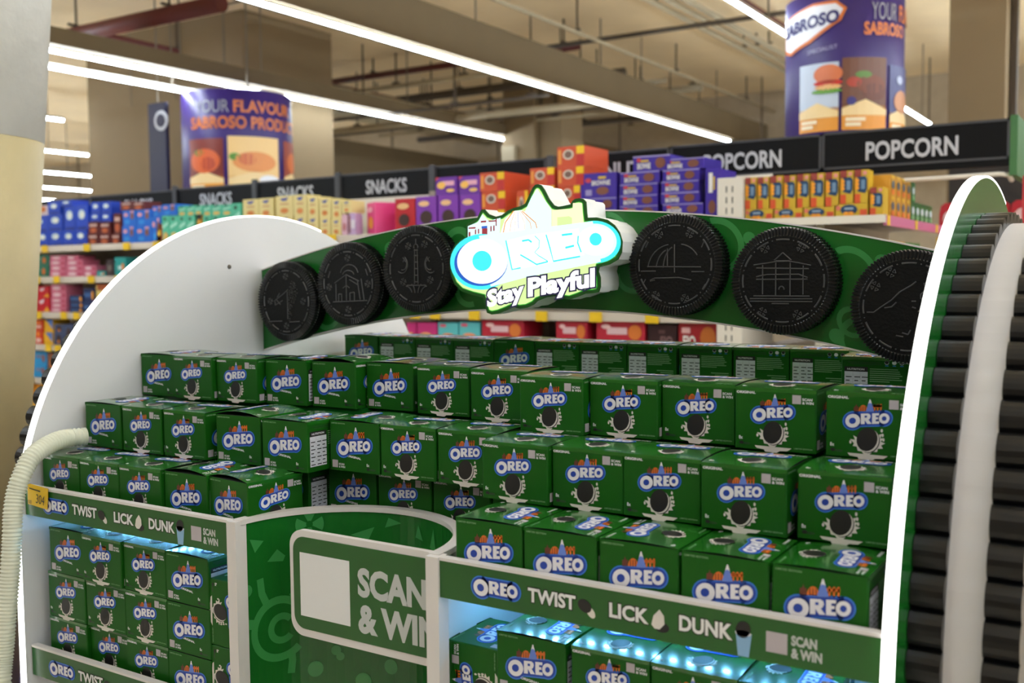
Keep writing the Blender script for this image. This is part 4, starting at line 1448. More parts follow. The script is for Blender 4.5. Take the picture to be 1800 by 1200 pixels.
# ================================================================== SHELVES BEHIND THE DISPLAY
GF, GBK = 5.20, 5.68       # front edge and back panel
gon = tag(empty('shelf_unit', (-4.8, GBK, 0)), 'long white supermarket shelf run with black header signs behind the display', 'shelf unit')
GO = gon.location


class GB(MB):
    def part(self, name, parent=None, solid=True, label=None):
        me = self.mesh(name, solid)
        me.transform(Matrix.Translation(-GO))
        return link(name, me, parent or gon, (0, 0, 0), label)


gb = GB()
gb.box(-9.6, -1.86, GBK, GBK + 0.04, 0, 2.10, 'shelf_white')
gb.part('back_panel')
gb = GB()
gb.box(-9.6, -1.86, 5.24, GBK, 0, 0.10, 'shelf_dark')
gb.part('base_plinth')
# uprights between the bays
for x in (-8.75, -6.60, -5.25, -4.22, -3.28):
    gb = GB()
    gb.box(x - 0.02, x + 0.02, GBK - 0.03, GBK, 0.1, 2.12, 'shelf_metal')
    gb.part('upright')
gb = GB()
gb.box(-1.995, -1.858, 5.19, GBK, 0, 2.045, 'shelf_white')
upr = gb.part('end_upright', label='white slotted end upright')
gb = GB()
for k in range(34):
    z = 0.12 + k * 0.056
    for x in (-1.945, -1.912):
        gb.box(x - 0.003, x + 0.003, 5.1885, 5.1905, z, z + 0.032, 'shelf_dark')
o = gb.part('slot_holes', upr)
o['kind'] = 'stuff'
# shelves: (x0, x1, z of the top surface)
SHELF = [(-9.6, -1.997, 1.817), (-9.6, -6.62, 1.559), (-9.6, -6.62, 1.261), (-9.6, -6.62, 0.984), (-9.6, -6.62, 0.697), (-9.6, -6.62, 0.401), (-6.58, -1.997, 1.322), (-6.58, -1.997, 1.059), (-6.58, -1.997, 0.75), (-6.58, -1.997, 0.42)]
rail = []
for x0, x1, z in SHELF:
    gb = GB()
    gb.box(x0, x1, 5.215, GBK, z - 0.022, z, 'shelf_metal')
    s = gb.part('shelf_board')
    gb = GB()
    gb.add([(x0, GF, z + 0.004), (x1, GF, z + 0.004), (x1, GF - 0.012, z - 0.045), (x0, GF - 0.012, z - 0.045), (x0, 5.215, z + 0.004), (x1, 5.215, z + 0.004), (x1, 5.215, z - 0.045), (x0, 5.215, z - 0.045)],
           [(0, 1, 2, 3), (4, 5, 6, 7), (0, 1, 5, 4), (3, 2, 6, 7), (0, 3, 7, 4), (1, 2, 6, 5)], 'rail_grey')
    gb.part('price_rail', s)
    rail.append(s)
TAGS = {0: (-7.93, -7.36, -6.86, -6.50, -4.715, -4.15), 1: (-8.05, -7.78, -7.32, -6.97), 2: (-8.05, -7.70, -7.53), 3: (-8.40, -7.93, -7.80, -7.6), 4: (-8.0, -8.2), 5: (-8.15, -8.4), 6: (-4.02, -3.86, -3.56, -3.08, -2.72, -2.37), 7: (-3.9, -3.4, -2.6)}
for k, L in TAGS.items():
    z = SHELF[k][2]
    for x in L:
        gb = GB()
        gb.box(x - 0.04, x + 0.04, GF - 0.020, GF - 0.015, z - 0.05, z + 0.008, 'tag_yellow')
        gb.part('price_tag', rail[k])

# black header signs
SEAM = [(-9.4, -8.0, ''), (-8.0, -6.89, 'SNACKS'), (-6.87, -5.97, 'SNACKS'), (-5.94, -5.12, 'SNACKS'), (-5.08, -4.26, 'SNACKS'), (-4.22, -3.34, ''), (-3.27, -2.49, 'PEANUT'), (-2.48, -1.59, 'POPCORN'), (-1.585, -0.655, 'POPCORN')]
for x0, x1, word in SEAM:
    f = (x0 + 9.4) / 8.75
    zt = 2.262 + 0.046 * f
    gb = GB()
    gb.box(x0, x1, 5.69, 5.72, zt - 0.235, zt, 'header_black')
    hb = gb.part('header_sign', label='black header sign with grey lettering' if word else 'plain black header sign')
    gb = GB()
    w = 0.012
    z0 = zt - 0.20
    for b in ((x0, x1, zt - w, zt), (x0, x1, z0, z0 + w), (x0, x0 + w, z0, zt), (x1 - w, x1, z0, zt)):
        gb.box(b[0], b[1], 5.686, 5.69, b[2], b[3], 'header_rim')
    gb.part('sign_rim', hb)
    if word:
        A = Art()
        wl = {'SNACKS': 0.37, 'PEANUT': 0.46, 'POPCORN': 0.46}[word]
        cx = {-8.0: -7.35, -6.87: -6.40, -5.94: -5.53, -5.08: -4.65, -3.27: -2.90, -2.48: -2.04, -1.585: -1.123}[x0]
        A.text(word, cx - wl / 2, zt - 0.165 if word != 'SNACKS' else zt - 0.155, wl, 0.10, 'letter_grey', 1, 0.025)
        gb = GB()
        A.onto(gb, lambda u, v, o: (u, 5.688 - o, v), 0.001)
        gb.part('lettering', hb, solid=False)
for x in (-6.88, -5.955, -5.10, -4.24, -3.305):
    gb = GB()
    gb.box(x - 0.022, x + 0.022, 5.675, 5.70, 2.0, 2.30, 'header_rim')
    gb.part('sign_post')
gb = GB()
gb.box(-0.655, -0.62, 5.69, 6.25, 2.02, 2.318, 'side_green')
gb.part('sign_end_cap', label='green end cap of the header')
gb = GB()
gb.tube([(-1.6, 5.70, 2.018), (-0.70, 5.70, 2.03), (-0.66, 5.72, 2.025), (-0.65, 5.76, 2.0)], 0.012, 'shelf_white', 10)
gb.part('curtain_rail')
gb = GB()
gb.box(-9.6, -1.87, 5.72, 5.76, 0, 1.0, 'shelf_dark')
gb.part('back_frame')

# end unit with juice cartons, its side running away from the camera
jun = tag(empty('end_shelf', (-1.5, 5.5, 0)), 'white end shelf carrying yellow juice cartons below the popcorn sign', 'shelf unit')
GO = jun.location
gon_ = gon
gon = jun
for z in (1.817, 1.50, 1.15, 0.8, 0.45):
    gb = GB()
    gb.box(-1.857, -1.150, 5.205, 6.9, z - 0.02, z, 'shelf_metal')
    s = gb.part('shelf_board')
    gb = GB()
    gb.box(-1.857, -1.138, 5.19, 5.205, z - 0.032, z + 0.006, 'shelf_white')
    gb.part('front_rail', s)
    gb = GB()
    gb.box(-1.150, -1.136, 5.205, 6.9, z - 0.045, z + 0.004, 'pink_strip')
    gb.part('side_rail', s, label='shiny pink price rail')
    for y in (5.225, 5.9, 6.5):
        gb = GB()
        gb.box(-1.136, -1.133, y, y + 0.05, z - 0.045, z + 0.004, 'tag_yellow')
        gb.part('price_tag', s)
gb = GB()
gb.box(-1.53, -1.49, 5.4, 6.9, 0, 1.80, 'shelf_white')
gb.part('centre_panel')
gb = GB()
gb.box(-1.857, -1.16, 5.21, 6.9, 0, 0.1, 'shelf_dark')
gb.part('base_plinth')
GO = gon_.location
gon = gon_


# ------------------------------------------------------------------ products
def pack(name, x0, x1, z0, z1, y, depth, body, patches, label, cat, group, rz=0.0, round_top=False, words=()):
    w, h = x1 - x0, z1 - z0
    mb = MB()
    b = colour(body)
    if round_top:
        pts = [(-w / 2, 0), (w / 2, 0), (w / 2 * 1.0, h * 0.70), (w / 2 * 0.86, h * 0.92), (w / 2 * 0.5, h), (-w / 2 * 0.5, h), (-w / 2 * 0.86, h * 0.92), (-w / 2, h * 0.70)]
        mb.prism(pts, 'y', 0, depth, b)
    else:
        mb.box(-w / 2, w / 2, 0, depth, 0, h, b)
    A = Art()
    for p in patches:
        if p[0] == 'r':
            A.rect((p[1] - 0.5) * w, (p[2] - 0.5) * w, p[3] * h, p[4] * h, colour(p[5]), 1 if len(p) < 7 else p[6])
        elif p[0] == 'e':
            A.ell((p[1] - 0.5) * w, p[2] * h, p[3] * w, p[4] * h, colour(p[5]), 2 if len(p) < 7 else p[6], n=12)
        elif p[0] == 't':
            A.text(p[1], (p[2] - 0.5) * w, p[3] * h, p[4] * w, p[5] * h, colour(p[6]), 3, 0.03)
        elif p[0] == 'p':
            A.poly([((a - 0.5) * w, c * h) for a, c in p[1]], colour(p[2]), 1)
    A.onto(mb, lambda u, v, o: (u, -0.0015 - o, v), 0.001)
    o = link(name, mb.mesh(name, False))
    o.location = ((x0 + x1) / 2, y, z0)
    o.rotation_euler = (0, 0, rz)
    return tag(o, label, cat, group)


W_, K_ = (226, 222, 220), (60, 34, 26)
KIND = {
    'blue_biscuit': ('biscuit_box', 'deep blue biscuit box', 'box', (16, 62, 178), [('e', .5, .62, .28, .2, (186, 206, 214)), ('e', .55, .6, .16, .12, (230, 230, 220), 3), ('r', .1, .9, .0, .14, (10, 40, 130))], 0.16),
    'white_orange': ('biscuit_box', 'white and orange biscuit box', 'box', (206, 190, 196), [('e', .3, .6, .12, .3, (206, 130, 60)), ('e', .8, .6, .14, .3, (196, 110, 40))], 0.16),
    'maroon': ('wafer_box', 'dark maroon wafer box', 'box', (92, 26, 24), [('r', .15, .85, .62, .82, (196, 160, 150)), ('e', .5, .3, .3, .22, (176, 84, 40))], 0.16),
    'azure_cookie': ('cookie_carton', 'bright blue cookie carton', 'box', (22, 104, 204), [('e', .25, .70, .16, .12, (216, 150, 160)), ('e', .72, .62, .13, .22, (130, 84, 74)), ('r', .6, .85, .80, .95, (206, 150, 170)), ('e', .35, .25, .2, .15, (40, 136, 214))], 0.16),
    'orange_pouch': ('snack_pouch', 'small orange snack pouch', 'pouch', (216, 88, 36), [('e', .5, .5, .3, .2, (240, 190, 60))], 0.05),
    'mint': ('mint_carton', 'mint green snack carton', 'box', (86, 188, 152), [('e', .45, .88, .2, .06, (30, 80, 60)), ('p', [(.1, .5), (.9, .66), (.9, .78), (.1, .62)], (168, 226, 204)), ('e', .5, .2, .36, .17, (216, 180, 100))], 0.12),
    'amber_bottle': ('amber_bottle', 'amber bottle with black cap', 'bottle', (196, 140, 40), [('r', .1, .9, .82, 1.0, (30, 26, 24)), ('r', .0, 1.0, .35, .6, (120, 80, 30))], 0.06),
    'cream': ('cream_carton', 'pale yellow snack carton', 'box', (228, 210, 144), [('p', [(.25, .86), (.75, .92), (.62, .76), (.4, .74)], (86, 88, 160)), ('r', .25, .75, .56, .62, (200, 150, 110)), ('e', .5, .25, .24, .13, (214, 130, 66))], 0.14),
    'pink_pouch': ('snack_pouch', 'pale pink snack pouch', 'pouch', (224, 180, 196), [('e', .5, .4, .3, .2, (190, 120, 120))], 0.05),
    'lilac_bottle': ('lilac_bottle', 'lilac bottle with white label', 'bottle', (196, 164, 204), [('r', .0, .3, .1, .9, (150, 100, 110)), ('r', .35, .9, .3, .7, (224, 214, 226))], 0.07),
    'red_cookie': ('cookie_carton', 'red cookie carton', 'box', (186, 22, 32), [('e', .42, .78, .3, .09, (236, 190, 130)), ('e', .46, .38, .28, .18, K_), ('r', .0, .25, .0, .1, (210, 120, 130))], 0.12),
    'purple_tall': ('cookie_carton', 'tall purple cookie carton', 'box', (126, 52, 168), [('e', .4, .8, .27, .08, (238, 190, 140)), ('e', .5, .42, .3, .19, K_), ('r', .0, .3, .0, .12, (180, 150, 200)), ('r', .55, .95, .04, .12, (170, 120, 190))], 0.12),
    'purple_wide': ('cookie_carton', 'short purple cookie carton lying on top', 'box', (104, 38, 152), [('e', .28, .55, .2, .2, (246, 190, 90)), ('r', .32, .88, .52, .78, (230, 170, 190)), ('e', .7, .25, .2, .1, (236, 190, 110)), ('p', [(0, 1), (.2, 1), (0, .8)], (200, 60, 80))], 0.14),
    'orange_carton': ('orange_carton', 'orange snack carton', 'box', (206, 78, 40), [('e', .42, .6, .2, .25, (226, 214, 196)), ('e', .42, .6, .14, .18, (120, 90, 80), 3), ('r', .72, 1.0, .62, 1.0, (242, 196, 20)), ('r', .72, 1.0, .0, .55, (190, 40, 36)), ('r', .04, .16, .15, .85, (232, 150, 60))], 0.30),
    'brownie_large': ('brownie_box', 'large violet brownie box', 'box', (58, 34, 150), [('t', 'BROWNIE', .32, .50, .52, .20, W_), ('r', .5, .72, .76, .86, (206, 170, 60)), ('e', .22, .72, .09, .09, (200, 60, 70)), ('e', .62, .28, .18, .17, (124, 74, 56)), ('r', .14, .32, .1, .34, (150, 140, 190))], 0.26),
    'brownie': ('brownie_box', 'flat violet brownie box', 'box', (56, 32, 150), [('t', 'BROWNIE', .12, .14, .36, .40, W_), ('r', .2, .42, .60, .74, (206, 170, 60)), ('e', .16, .74, .06, .14, (200, 60, 70)), ('e', .74, .5, .14, .36, (120, 70, 54)), ('r', .0, 1.0, .92, 1.0, (170, 160, 220))], 0.26),
    'brownie_upright': ('brownie_box', 'violet brownie box standing on end', 'box', (58, 34, 152), [('r', .25, .55, .55, .92, W_), ('r', .58, .72, .6, .85, (206, 170, 60)), ('e', .5, .28, .28, .13, (120, 70, 54))], 0.26),
    'juice_tall': ('juice_carton', 'yellow juice carton standing upright', 'carton', (206, 168, 44), [('r', .0, .45, .0, .28, (212, 84, 40)), ('r', .0, .5, .78, 1.0, (150, 60, 50)), ('p', [(.22, .36), (.8, .30), (.95, .42), (.95, .72), (.8, .80), (.22, .80)], (22, 60, 96)), ('e', .18, .68, .17, .06, (244, 160, 40)), ('e', .18, .57, .17, .06, (244, 160, 40)), ('e', .18, .46, .17, .06, (244, 160, 40)), ('r', .5, .8, .42, .7, (110, 140, 170), 3), ('e', .78, .90, .16, .06, (230, 150, 140))], 0.11),
    'juice_lying': ('juice_carton', 'yellow juice carton lying on its side', 'carton', (208, 172, 46), [('e', .42, .55, .27, .40, (22, 60, 96)), ('e', .34, .24, .10, .16, (244, 160, 40), 3), ('e', .48, .24, .10, .16, (244, 160, 40), 3), ('r', .28, .56, .55, .72, (150, 170, 190), 3), ('r', .76, .98, .1, .55, (206, 80, 44)), ('e', .08, .7, .07, .2, (220, 120, 100))], 0.16),
    'magenta_box': ('sweet_box', 'magenta sweet box', 'box', (196, 44, 120), [('e', .45, .55, .3, .12, (240, 170, 110))], 0.2),
    'aqua_box': ('sweet_box', 'aqua sweet box with pink logo', 'box', (92, 190, 196), [('e', .5, .55, .32, .10, (240, 150, 110)), ('r', .1, .4, .85, .95, (214, 80, 110))], 0.2),
    'crimson_box': ('biscuit_box', 'glossy crimson biscuit box', 'box', (184, 32, 56), [('r', .22, .64, .66, .84, (226, 190, 196)), ('e', .8, .72, .14, .2, (216, 120, 50)), ('e', .2, .86, .1, .06, (240, 200, 200))], 0.22),
    'dark_fio': ('snack_box', 'very dark red snack box', 'box', (44, 12, 18), [('t', 'FIO', .45, .42, .42, .26, (120, 90, 92)), ('r', .38, .6, .75, .85, (90, 60, 62))], 0.22),
    'red_fio': ('snack_box', 'red snack box with white lettering', 'box', (150, 22, 32), [('t', 'FIO', .12, .38, .32, .30, W_), ('r', .08, .30, .74, .88, (220, 170, 170)), ('e', .75, .62, .2, .3, (176, 96, 34))], 0.22),
    'green_almond': ('nut_box', 'dark green nut box with orange almond', 'box', (34, 108, 86), [('e', .72, .5, .10, .3, (206, 110, 44)), ('r', .2, .5, .6, .7, (120, 170, 150))], 0.16),
    'pink_pack': ('sweet_pack', 'pink flat sweet packet', 'packet', (206, 110, 136), [('e', .4, .5, .26, .3, (228, 190, 200)), ('e', .85, .4, .1, .25, (186, 60, 90))], 0.16),
    'dark_pouch': ('snack_pouch', 'dark grey snack pouch', 'pouch', (52, 42, 46), [('e', .5, .5, .3, .2, (110, 100, 96))], 0.06),
    'aqua_small': ('sweet_box', 'aqua green sweet box', 'box', (40, 150, 146), [('r', .3, .7, .35, .55, (200, 226, 222)), ('e', .75, .5, .12, .2, (220, 130, 60))], 0.16),
    'red_box': ('biscuit_box', 'red biscuit box with yellow corner', 'box', (196, 22, 40), [('p', [(.15, .75), (.62, .92), (.5, .62), (.25, .55)], (216, 196, 210)), ('p', [(.5, .05), (1, .05), (.85, .4)], (236, 170, 40))], 0.16),
    'navy_box': ('biscuit_box', 'navy blue biscuit box', 'box', (26, 46, 92), [('r', .1, .7, .35, .7, (60, 96, 150)), ('e', .88, .5, .1, .35, (226, 150, 40))], 0.16),
    'yellow_box': ('biscuit_box', 'pale yellow biscuit box', 'box', (222, 200, 120), [('r', .1, .9, .8, 1.0, (176, 90, 50))], 0.16),
    'orange_box': ('cracker_box', 'orange red cracker box', 'box', (206, 60, 26), [('e', .5, .7, .25, .16, (236, 130, 40)), ('r', .2, .8, .15, .4, (232, 190, 180))], 0.16),
    'yellow_blue': ('cracker_box', 'yellow and blue cracker box', 'box', (226, 170, 24), [('p', [(.2, 1), (1, 1), (1, .2)], (84, 120, 186))], 0.16),
    'navy_stripe': ('cracker_box', 'blue and brown striped cracker box', 'box', (70, 84, 120), [('e', .5, .5, .25, .35, (60, 40, 40)), ('e', .5, .3, .14, .14, (206, 120, 40), 3)], 0.16),
    'sky_box': ('wafer_box', 'sky blue wafer box', 'box', (26, 146, 210), [('r', .25, .7, .5, .75, (110, 120, 160)), ('e', .78, .5, .10, .3, (136, 70, 56))], 0.16),
    'brown_box': ('wafer_box', 'brown wafer box', 'box', (130, 80, 54), [('e', .5, .6, .3, .2, (190, 110, 60))], 0.16),
    'orange_bag': ('crisp_bag', 'orange yellow crisp bag', 'bag', (232, 150, 24), [('e', .5, .6, .3, .2, (214, 80, 30)), ('r', .1, .9, .15, .3, (240, 190, 60))], 0.12),
    'blue_bag': ('crisp_bag', 'blue crisp bag', 'bag', (30, 80, 170), [('e', .5, .5, .25, .25, (150, 170, 210)), ('r', .2, .6, .1, .2, (210, 160, 50))], 0.12),
}
SHN = {'top': 'on the top shelf', 'juice': 'on the end shelf', 'mid': 'below the arch', 's2': 'on the second left shelf', 's3': 'on the third left shelf', 's4': 'on the fourth left shelf', 's5': 'on the fifth left shelf', 's6': 'on the sixth left shelf', 's7': 'on the lowest left shelf'}
PRODUCTS = {
'top': [
('amber_bottle',-6.084,-6.028,1.819,2.012), ('azure_cookie',-6.954,-6.793,1.819,1.955), ('azure_cookie',-6.947,-6.786,1.956,2.079), ('azure_cookie',-6.787,-6.603,1.819,1.949), ('azure_cookie',-6.780,-6.604,1.950,2.076), ('azure_cookie',-6.597,-6.490,1.819,2.014), ('azure_cookie',-6.587,-6.474,2.015,2.096), ('azure_cookie',-6.468,-6.305,2.019,2.103), ('blue_biscuit',-8.259,-8.101,1.819,1.944), ('blue_biscuit',-8.225,-7.931,1.945,2.081), ('blue_biscuit',-8.095,-7.924,1.819,1.944), ('blue_biscuit',-7.926,-7.728,1.949,2.085), ('blue_biscuit',-7.918,-7.736,1.819,1.948), ('blue_biscuit',-7.917,-7.751,2.086,2.190), ('blue_biscuit',-7.745,-7.589,2.144,2.191), ('blue_biscuit',-7.730,-7.567,1.819,1.943), ('blue_biscuit',-7.707,-7.552,1.944,2.143), ('blue_biscuit',-7.561,-7.409,1.819,1.942), ('blue_biscuit',-7.546,-7.387,1.943,2.145), ('blue_biscuit',-7.355,-7.229,2.003,2.069), ('blue_biscuit',-7.344,-7.226,2.070,2.160), ('blue_biscuit',-7.216,-7.093,1.998,2.064), ('blue_biscuit',-7.212,-7.089,2.065,2.159), ('brownie',-2.834,-2.606,1.819,1.907), ('brownie',-2.833,-2.606,1.908,1.977), ('brownie',-2.586,-2.355,1.819,1.868), ('brownie',-2.586,-2.355,1.869,1.922), ('brownie',-2.586,-2.355,1.923,1.981), ('brownie',-2.586,-2.355,1.982,2.044), ('brownie',-2.582,-2.342,2.045,2.110), ('brownie',-2.501,-2.278,2.111,2.195), ('brownie',-2.332,-2.109,1.924,1.985), ('brownie',-2.332,-2.116,1.986,2.046), ('brownie',-2.325,-2.089,1.819,1.864), ('brownie',-2.325,-2.090,1.865,1.923), ('brownie',-2.322,-2.110,2.047,2.107), ('brownie',-2.322,-2.084,2.108,2.167), ('brownie_large',-2.833,-2.606,1.978,2.119), ('brownie_upright',-2.074,-2.000,1.819,2.102), ('cream',-5.602,-5.447,1.819,1.968), ('cream',-5.597,-5.442,1.969,2.101), ('cream',-5.436,-5.296,1.963,2.102), ('cream',-5.435,-5.295,1.819,1.962), ('cream',-5.272,-5.108,1.819,1.971), ('cream',-5.268,-5.104,1.972,2.109), ('cream',-5.098,-4.976,1.962,2.110), ('cream',-5.091,-4.979,1.819,1.961), ('cream',-4.970,-4.871,1.954,2.092), ('cream',-4.968,-4.869,1.819,1.953), ('cream',-4.860,-4.757,1.942,2.076), ('cream',-4.852,-4.760,1.819,1.941), ('cream',-4.749,-4.663,1.819,1.930), ('cream',-4.746,-4.661,1.931,2.063), ('cream',-4.650,-4.571,1.967,2.051), ('lilac_bottle',-4.597,-4.533,1.819,1.966), ('maroon',-7.396,-7.262,1.819,1.906), ('maroon',-7.390,-7.256,1.907,2.002), ('maroon',-7.248,-7.110,1.819,1.901), ('maroon',-7.243,-7.105,1.902,1.997), ('maroon',-7.096,-6.982,1.819,1.897), ('maroon',-7.063,-6.970,1.898,2.058), ('maroon',-6.968,-6.821,2.080,2.147), ('maroon',-6.815,-6.678,2.077,2.140), ('mint',-6.476,-6.397,1.819,2.018), ('mint',-6.391,-6.293,1.819,2.015), ('mint',-6.293,-6.203,2.012,2.084), ('mint',-6.287,-6.204,1.819,2.011), ('mint',-6.198,-6.109,1.819,2.008), ('mint',-6.197,-6.109,2.009,2.084), ('mint',-6.103,-6.022,2.013,2.080), ('mint',-6.016,-5.930,1.819,2.001), ('mint',-6.016,-5.930,2.002,2.080), ('mint',-5.924,-5.821,2.002,2.076), ('mint',-5.917,-5.833,1.819,2.001), ('mint',-5.820,-5.689,1.819,1.997), ('mint',-5.815,-5.714,1.998,2.075), ('mint',-5.709,-5.615,1.819,2.079), ('orange_carton',-3.532,-3.356,2.053,2.166), ('orange_carton',-3.527,-3.354,1.819,1.939), ('orange_carton',-3.525,-3.353,1.940,2.052), ('orange_carton',-3.266,-3.189,1.819,2.045), ('orange_carton',-3.176,-3.010,1.819,1.952), ('orange_carton',-3.174,-3.009,1.953,2.065), ('orange_carton',-3.173,-3.008,2.066,2.171), ('orange_carton',-2.990,-2.812,2.166,2.283), ('orange_carton',-2.987,-2.813,2.059,2.165), ('orange_carton',-2.985,-2.840,1.819,1.947), ('orange_carton',-2.984,-2.839,1.948,2.058), ('orange_pouch',-6.543,-6.483,1.819,1.965), ('pink_pouch',-4.657,-4.608,1.819,1.961), ('purple_tall',-4.027,-3.866,1.819,2.046), ('purple_tall',-3.851,-3.699,1.819,2.045), ('purple_tall',-3.684,-3.533,1.819,2.040), ('purple_wide',-3.870,-3.705,2.046,2.158), ('purple_wide',-3.690,-3.534,2.041,2.155), ('red_cookie',-4.198,-4.037,1.819,2.040), ('white_orange',-8.217,-7.924,2.082,2.162), ],
'juice': [
('juice_lying',-1.852,-1.706,1.819,1.877), ('juice_lying',-1.697,-1.552,1.819,1.874), ('juice_lying',-1.544,-1.392,1.819,1.873), ('juice_lying',-1.384,-1.229,1.819,1.883), ('juice_tall',-1.853,-1.794,1.878,2.042), ('juice_tall',-1.785,-1.728,1.878,2.041), ('juice_tall',-1.719,-1.656,1.875,2.043), ('juice_tall',-1.647,-1.588,1.875,2.041), ('juice_tall',-1.579,-1.518,1.875,2.043), ('juice_tall',-1.510,-1.444,1.874,2.044), ('juice_tall',-1.435,-1.371,1.874,2.043), ('juice_tall',-1.363,-1.300,1.884,2.047), ('juice_tall',-1.293,-1.230,1.884,2.048), ('juice_tall',-1.218,-1.156,1.819,1.958), ],
'mid': [
('aqua_box',-3.864,-3.711,1.061,1.248), ('aqua_box',-3.700,-3.547,1.061,1.255), ('crimson_box',-3.528,-3.228,1.061,1.269), ('crimson_box',-3.001,-2.795,1.061,1.271), ('crimson_box',-2.733,-2.431,1.061,1.276), ('dark_fio',-2.411,-2.239,1.061,1.265), ('magenta_box',-4.116,-4.043,1.061,1.243), ('magenta_box',-4.032,-3.875,1.061,1.245), ('red_fio',-2.227,-2.000,1.061,1.275), ],
's2': [
('aqua_small',-7.292,-7.181,1.561,1.606), ('aqua_small',-7.061,-6.925,1.561,1.712), ('azure_cookie',-8.311,-8.201,1.561,1.659), ('azure_cookie',-8.304,-8.194,1.660,1.752), ('dark_pouch',-7.173,-7.078,1.561,1.696), ('green_almond',-8.178,-7.941,1.561,1.657), ('green_almond',-8.172,-7.935,1.658,1.748), ('pink_pack',-7.927,-7.713,1.561,1.611), ('pink_pack',-7.924,-7.710,1.612,1.656), ('pink_pack',-7.921,-7.708,1.657,1.701), ('pink_pack',-7.918,-7.705,1.702,1.739), ('pink_pack',-7.699,-7.484,1.561,1.609), ('pink_pack',-7.697,-7.481,1.610,1.653), ('pink_pack',-7.694,-7.479,1.654,1.698), ('pink_pack',-7.691,-7.536,1.699,1.736), ('pink_pack',-7.470,-7.313,1.561,1.607), ('pink_pack',-7.468,-7.310,1.608,1.651), ],
's3': [
('navy_box',-7.674,-7.504,1.263,1.302), ('navy_box',-7.670,-7.500,1.303,1.346), ('navy_box',-7.666,-7.497,1.347,1.407), ('navy_box',-7.490,-7.354,1.263,1.352), ('navy_box',-7.483,-7.347,1.353,1.463), ('pink_pack',-7.934,-7.727,1.263,1.302), ('pink_pack',-7.930,-7.724,1.303,1.342), ('pink_pack',-7.927,-7.720,1.343,1.382), ('pink_pack',-7.923,-7.717,1.383,1.440), ('pink_pack',-7.919,-7.713,1.441,1.497), ('red_box',-8.314,-8.138,1.263,1.385), ('red_box',-8.306,-8.130,1.386,1.488), ('red_box',-8.116,-7.952,1.263,1.386), ('red_box',-8.108,-7.952,1.387,1.483), ('yellow_box',-7.311,-7.128,1.263,1.495), ],
's4': [
('navy_stripe',-7.899,-7.770,0.986,1.090), ('navy_stripe',-7.894,-7.766,1.091,1.162), ('navy_stripe',-7.757,-7.630,0.986,1.165), ('orange_box',-8.401,-8.297,0.986,1.108), ('orange_box',-8.283,-8.189,0.986,1.110), ('orange_box',-8.175,-8.066,0.986,1.113), ('orange_box',-8.175,-8.059,1.114,1.196), ('yellow_blue',-8.045,-7.922,0.986,1.091), ('yellow_blue',-8.038,-7.915,1.092,1.198), ],
's5': [
('brown_box',-8.006,-7.852,0.699,0.914), ('sky_box',-8.447,-8.242,0.699,0.800), ('sky_box',-8.439,-8.235,0.801,0.915), ('sky_box',-8.228,-8.028,0.699,0.809), ('sky_box',-8.221,-8.022,0.810,0.922), ],
's6': [
('blue_bag',-8.544,-8.481,0.403,0.623), ('orange_bag',-8.467,-8.337,0.403,0.629), ('orange_bag',-8.322,-8.211,0.403,0.640), ('orange_bag',-8.197,-8.096,0.403,0.636), ],
's7': [
('blue_bag',-8.565,-8.450,0.106,0.346), ('blue_bag',-8.435,-8.314,0.106,0.355), ('blue_bag',-8.299,-8.196,0.106,0.338), ],
}

for sh, L in PRODUCTS.items():
    by = {}
    for r in L:
        by.setdefault(r[0], []).append(r)
    for k, rs in by.items():
        nm, desc, cat, body, pat, dep = KIND[k]
        cols = sorted({round(r[1], 2) for r in rs})
        groups = []
        for x in cols:
            if groups and x - groups[-1][-1] < 0.05:
                groups[-1].append(x)
            else:
                groups.append([x])
        for r in sorted(rs, key=lambda q: (q[1], q[3])):
            ci = [i for i, g_ in enumerate(groups) if round(r[1], 2) in g_][0]
            st = sorted([q for q in rs if round(q[1], 2) in groups[ci]], key=lambda q: q[3])
            lv = st.index(r)
            lab = desc + ' ' + SHN[sh]
            if len(groups) > 1:
                lab += ', %s column from left' % ORD[ci]
            if len(st) > 1:
                lab += ', ' + ('lowest' if lv == 0 else 'uppermost' if lv == len(st) - 1 else ORD[lv] + ' from below')
            yy = 5.222 + (0.004 if (lv % 2) else 0.0)
            o = pack(nm, r[1], r[2], r[3], r[4], yy, dep, body, pat, lab, cat, 'products ' + SHN[sh], round_top=cat in ('bag', 'pouch', 'bottle'))

# turned pink carton with two picture sides
px = [('e', .42, .78, .3, .09, (244, 170, 190)), ('e', .5, .38, .28, .2, (236, 150, 40))]
o = pack('cookie_carton', -0.085, 0.085, 1.818, 2.03, 0, 0.15, (226, 60, 130), px, 'hot pink cookie carton set at an angle on the top shelf', 'box', 'products on the top shelf', rz=-0.55)
o.location = (-4.44, 5.27, 1.818)

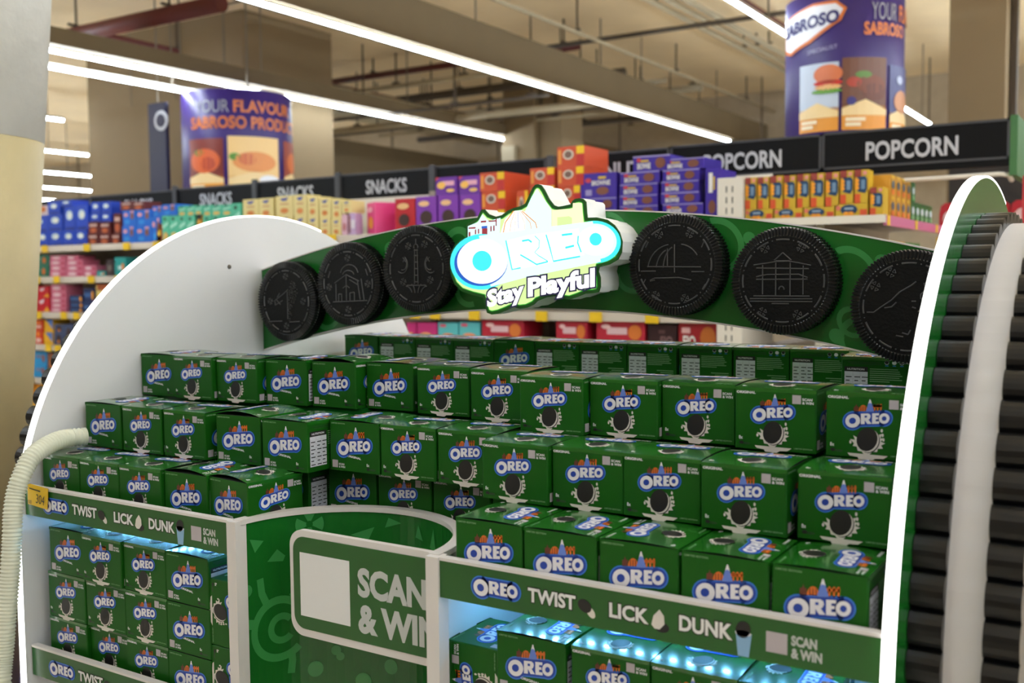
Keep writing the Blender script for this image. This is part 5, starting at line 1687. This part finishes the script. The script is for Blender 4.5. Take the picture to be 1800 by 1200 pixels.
# juice cartons and green cartons along the side of the end shelf
n = 0
for j, (zz, cnt) in enumerate(((1.818, 9), (1.924, 5))):
    for i in range(cnt):
        y = 5.40 + i * 0.125
        green = i >= 4
        o = pack('juice_carton' if not green else 'green_carton', -0.06, 0.06, zz, zz + 0.105, 0, 0.10, (208, 150, 44) if not green else (40, 112, 48), [('e', .5, .55, .3, .2, (90, 96, 104) if not green else (206, 220, 226)), ('e', .5, .2, .3, .14, (226, 120, 44) if not green else (120, 180, 120)), ('r', .2, .8, .85, 1.0, (226, 180, 50) if not green else (30, 96, 40))],
                 '%s facing the side rail, %s from the corner, %s layer' % ('orange juice carton' if not green else 'green drink carton', ORD[i], 'lower' if j == 0 else 'upper'), 'carton', 'cartons along the end shelf side', rz=PI / 2)
        o.location = (-1.155, y + 0.02, zz + 0.0005)
for i in range(6):
    green = i >= 3
    o = pack('juice_carton' if not green else 'green_carton', -0.06, 0.06, 1.501, 1.70, 0, 0.10, (196, 140, 60) if not green else (40, 112, 48), [('e', .5, .6, .3, .16, (150, 100, 50) if not green else (206, 220, 226)), ('e', .5, .25, .3, .12, (216, 110, 44) if not green else (150, 190, 160))],
             '%s on the second side shelf, %s from the corner' % ('brown juice carton' if not green else 'green drink carton', ORD[i]), 'carton', 'cartons along the end shelf side', rz=PI / 2)
    o.location = (-1.155, 5.42 + i * 0.13, 1.501)
for i in range(4):
    pack('juice_carton', -1.56 + i * 0.105, -1.46 + i * 0.105, 1.501, 1.70, 5.222, 0.1, *KIND['juice_tall'][3:5], 'yellow juice carton on the second end shelf, %s from the left' % ORD[i], 'carton', 'cartons on the second end shelf')

# shelf of crisp bags under the right popcorn sign
bun = tag(empty('bag_shelf', (-0.85, 6.9, 0)), 'red price-tagged shelf of crisp bags below the right popcorn sign', 'shelf unit')
mb = MB()
mb.box(-0.35, 0.3, 0.0, 0.4, 1.72, 1.75, 'shelf_metal')
mb.build('shelf_board', bun)
mb = MB()
mb.box(-0.35, 0.3, -0.015, 0.0, 1.69, 1.755, 'tag_yellow')
mb.build('price_rail', bun)
mb = MB()
mb.box(-0.35, 0.3, 0.4, 0.43, 0, 2.3, 'shelf_dark')
mb.build('back_panel', bun)
mb = MB()
mb.box(-0.35, 0.3, 0.05, 0.4, 0, 0.1, 'shelf_dark')
mb.build('base_plinth', bun)
for i in range(4):
    pack('crisp_bag', -1.19 + i * 0.135, -1.06 + i * 0.135, 1.751, 1.97, 6.92, 0.12, (176, 36, 48), [('e', .5, .55, .34, .24, (222, 190, 190)), ('e', .5, .25, .3, .14, (206, 110, 60))], 'red and white crisp bag below the popcorn sign, %s from the left' % ORD[i], 'bag', 'crisp bags under the popcorn sign', round_top=True)
mb = MB()
mb.box(-0.60, -0.30, 5.75, 5.80, 0, 2.02, colour((186, 60, 66)))
rp = tag(mb.build('promo_panel'), 'red and pink promotional panel at the far right edge', 'sign')
mb = MB()
mb.box(-0.50, -0.46, 5.745, 5.75, 0.3, 1.9, colour((224, 190, 200)))
mb.build('pink_stripe', rp)
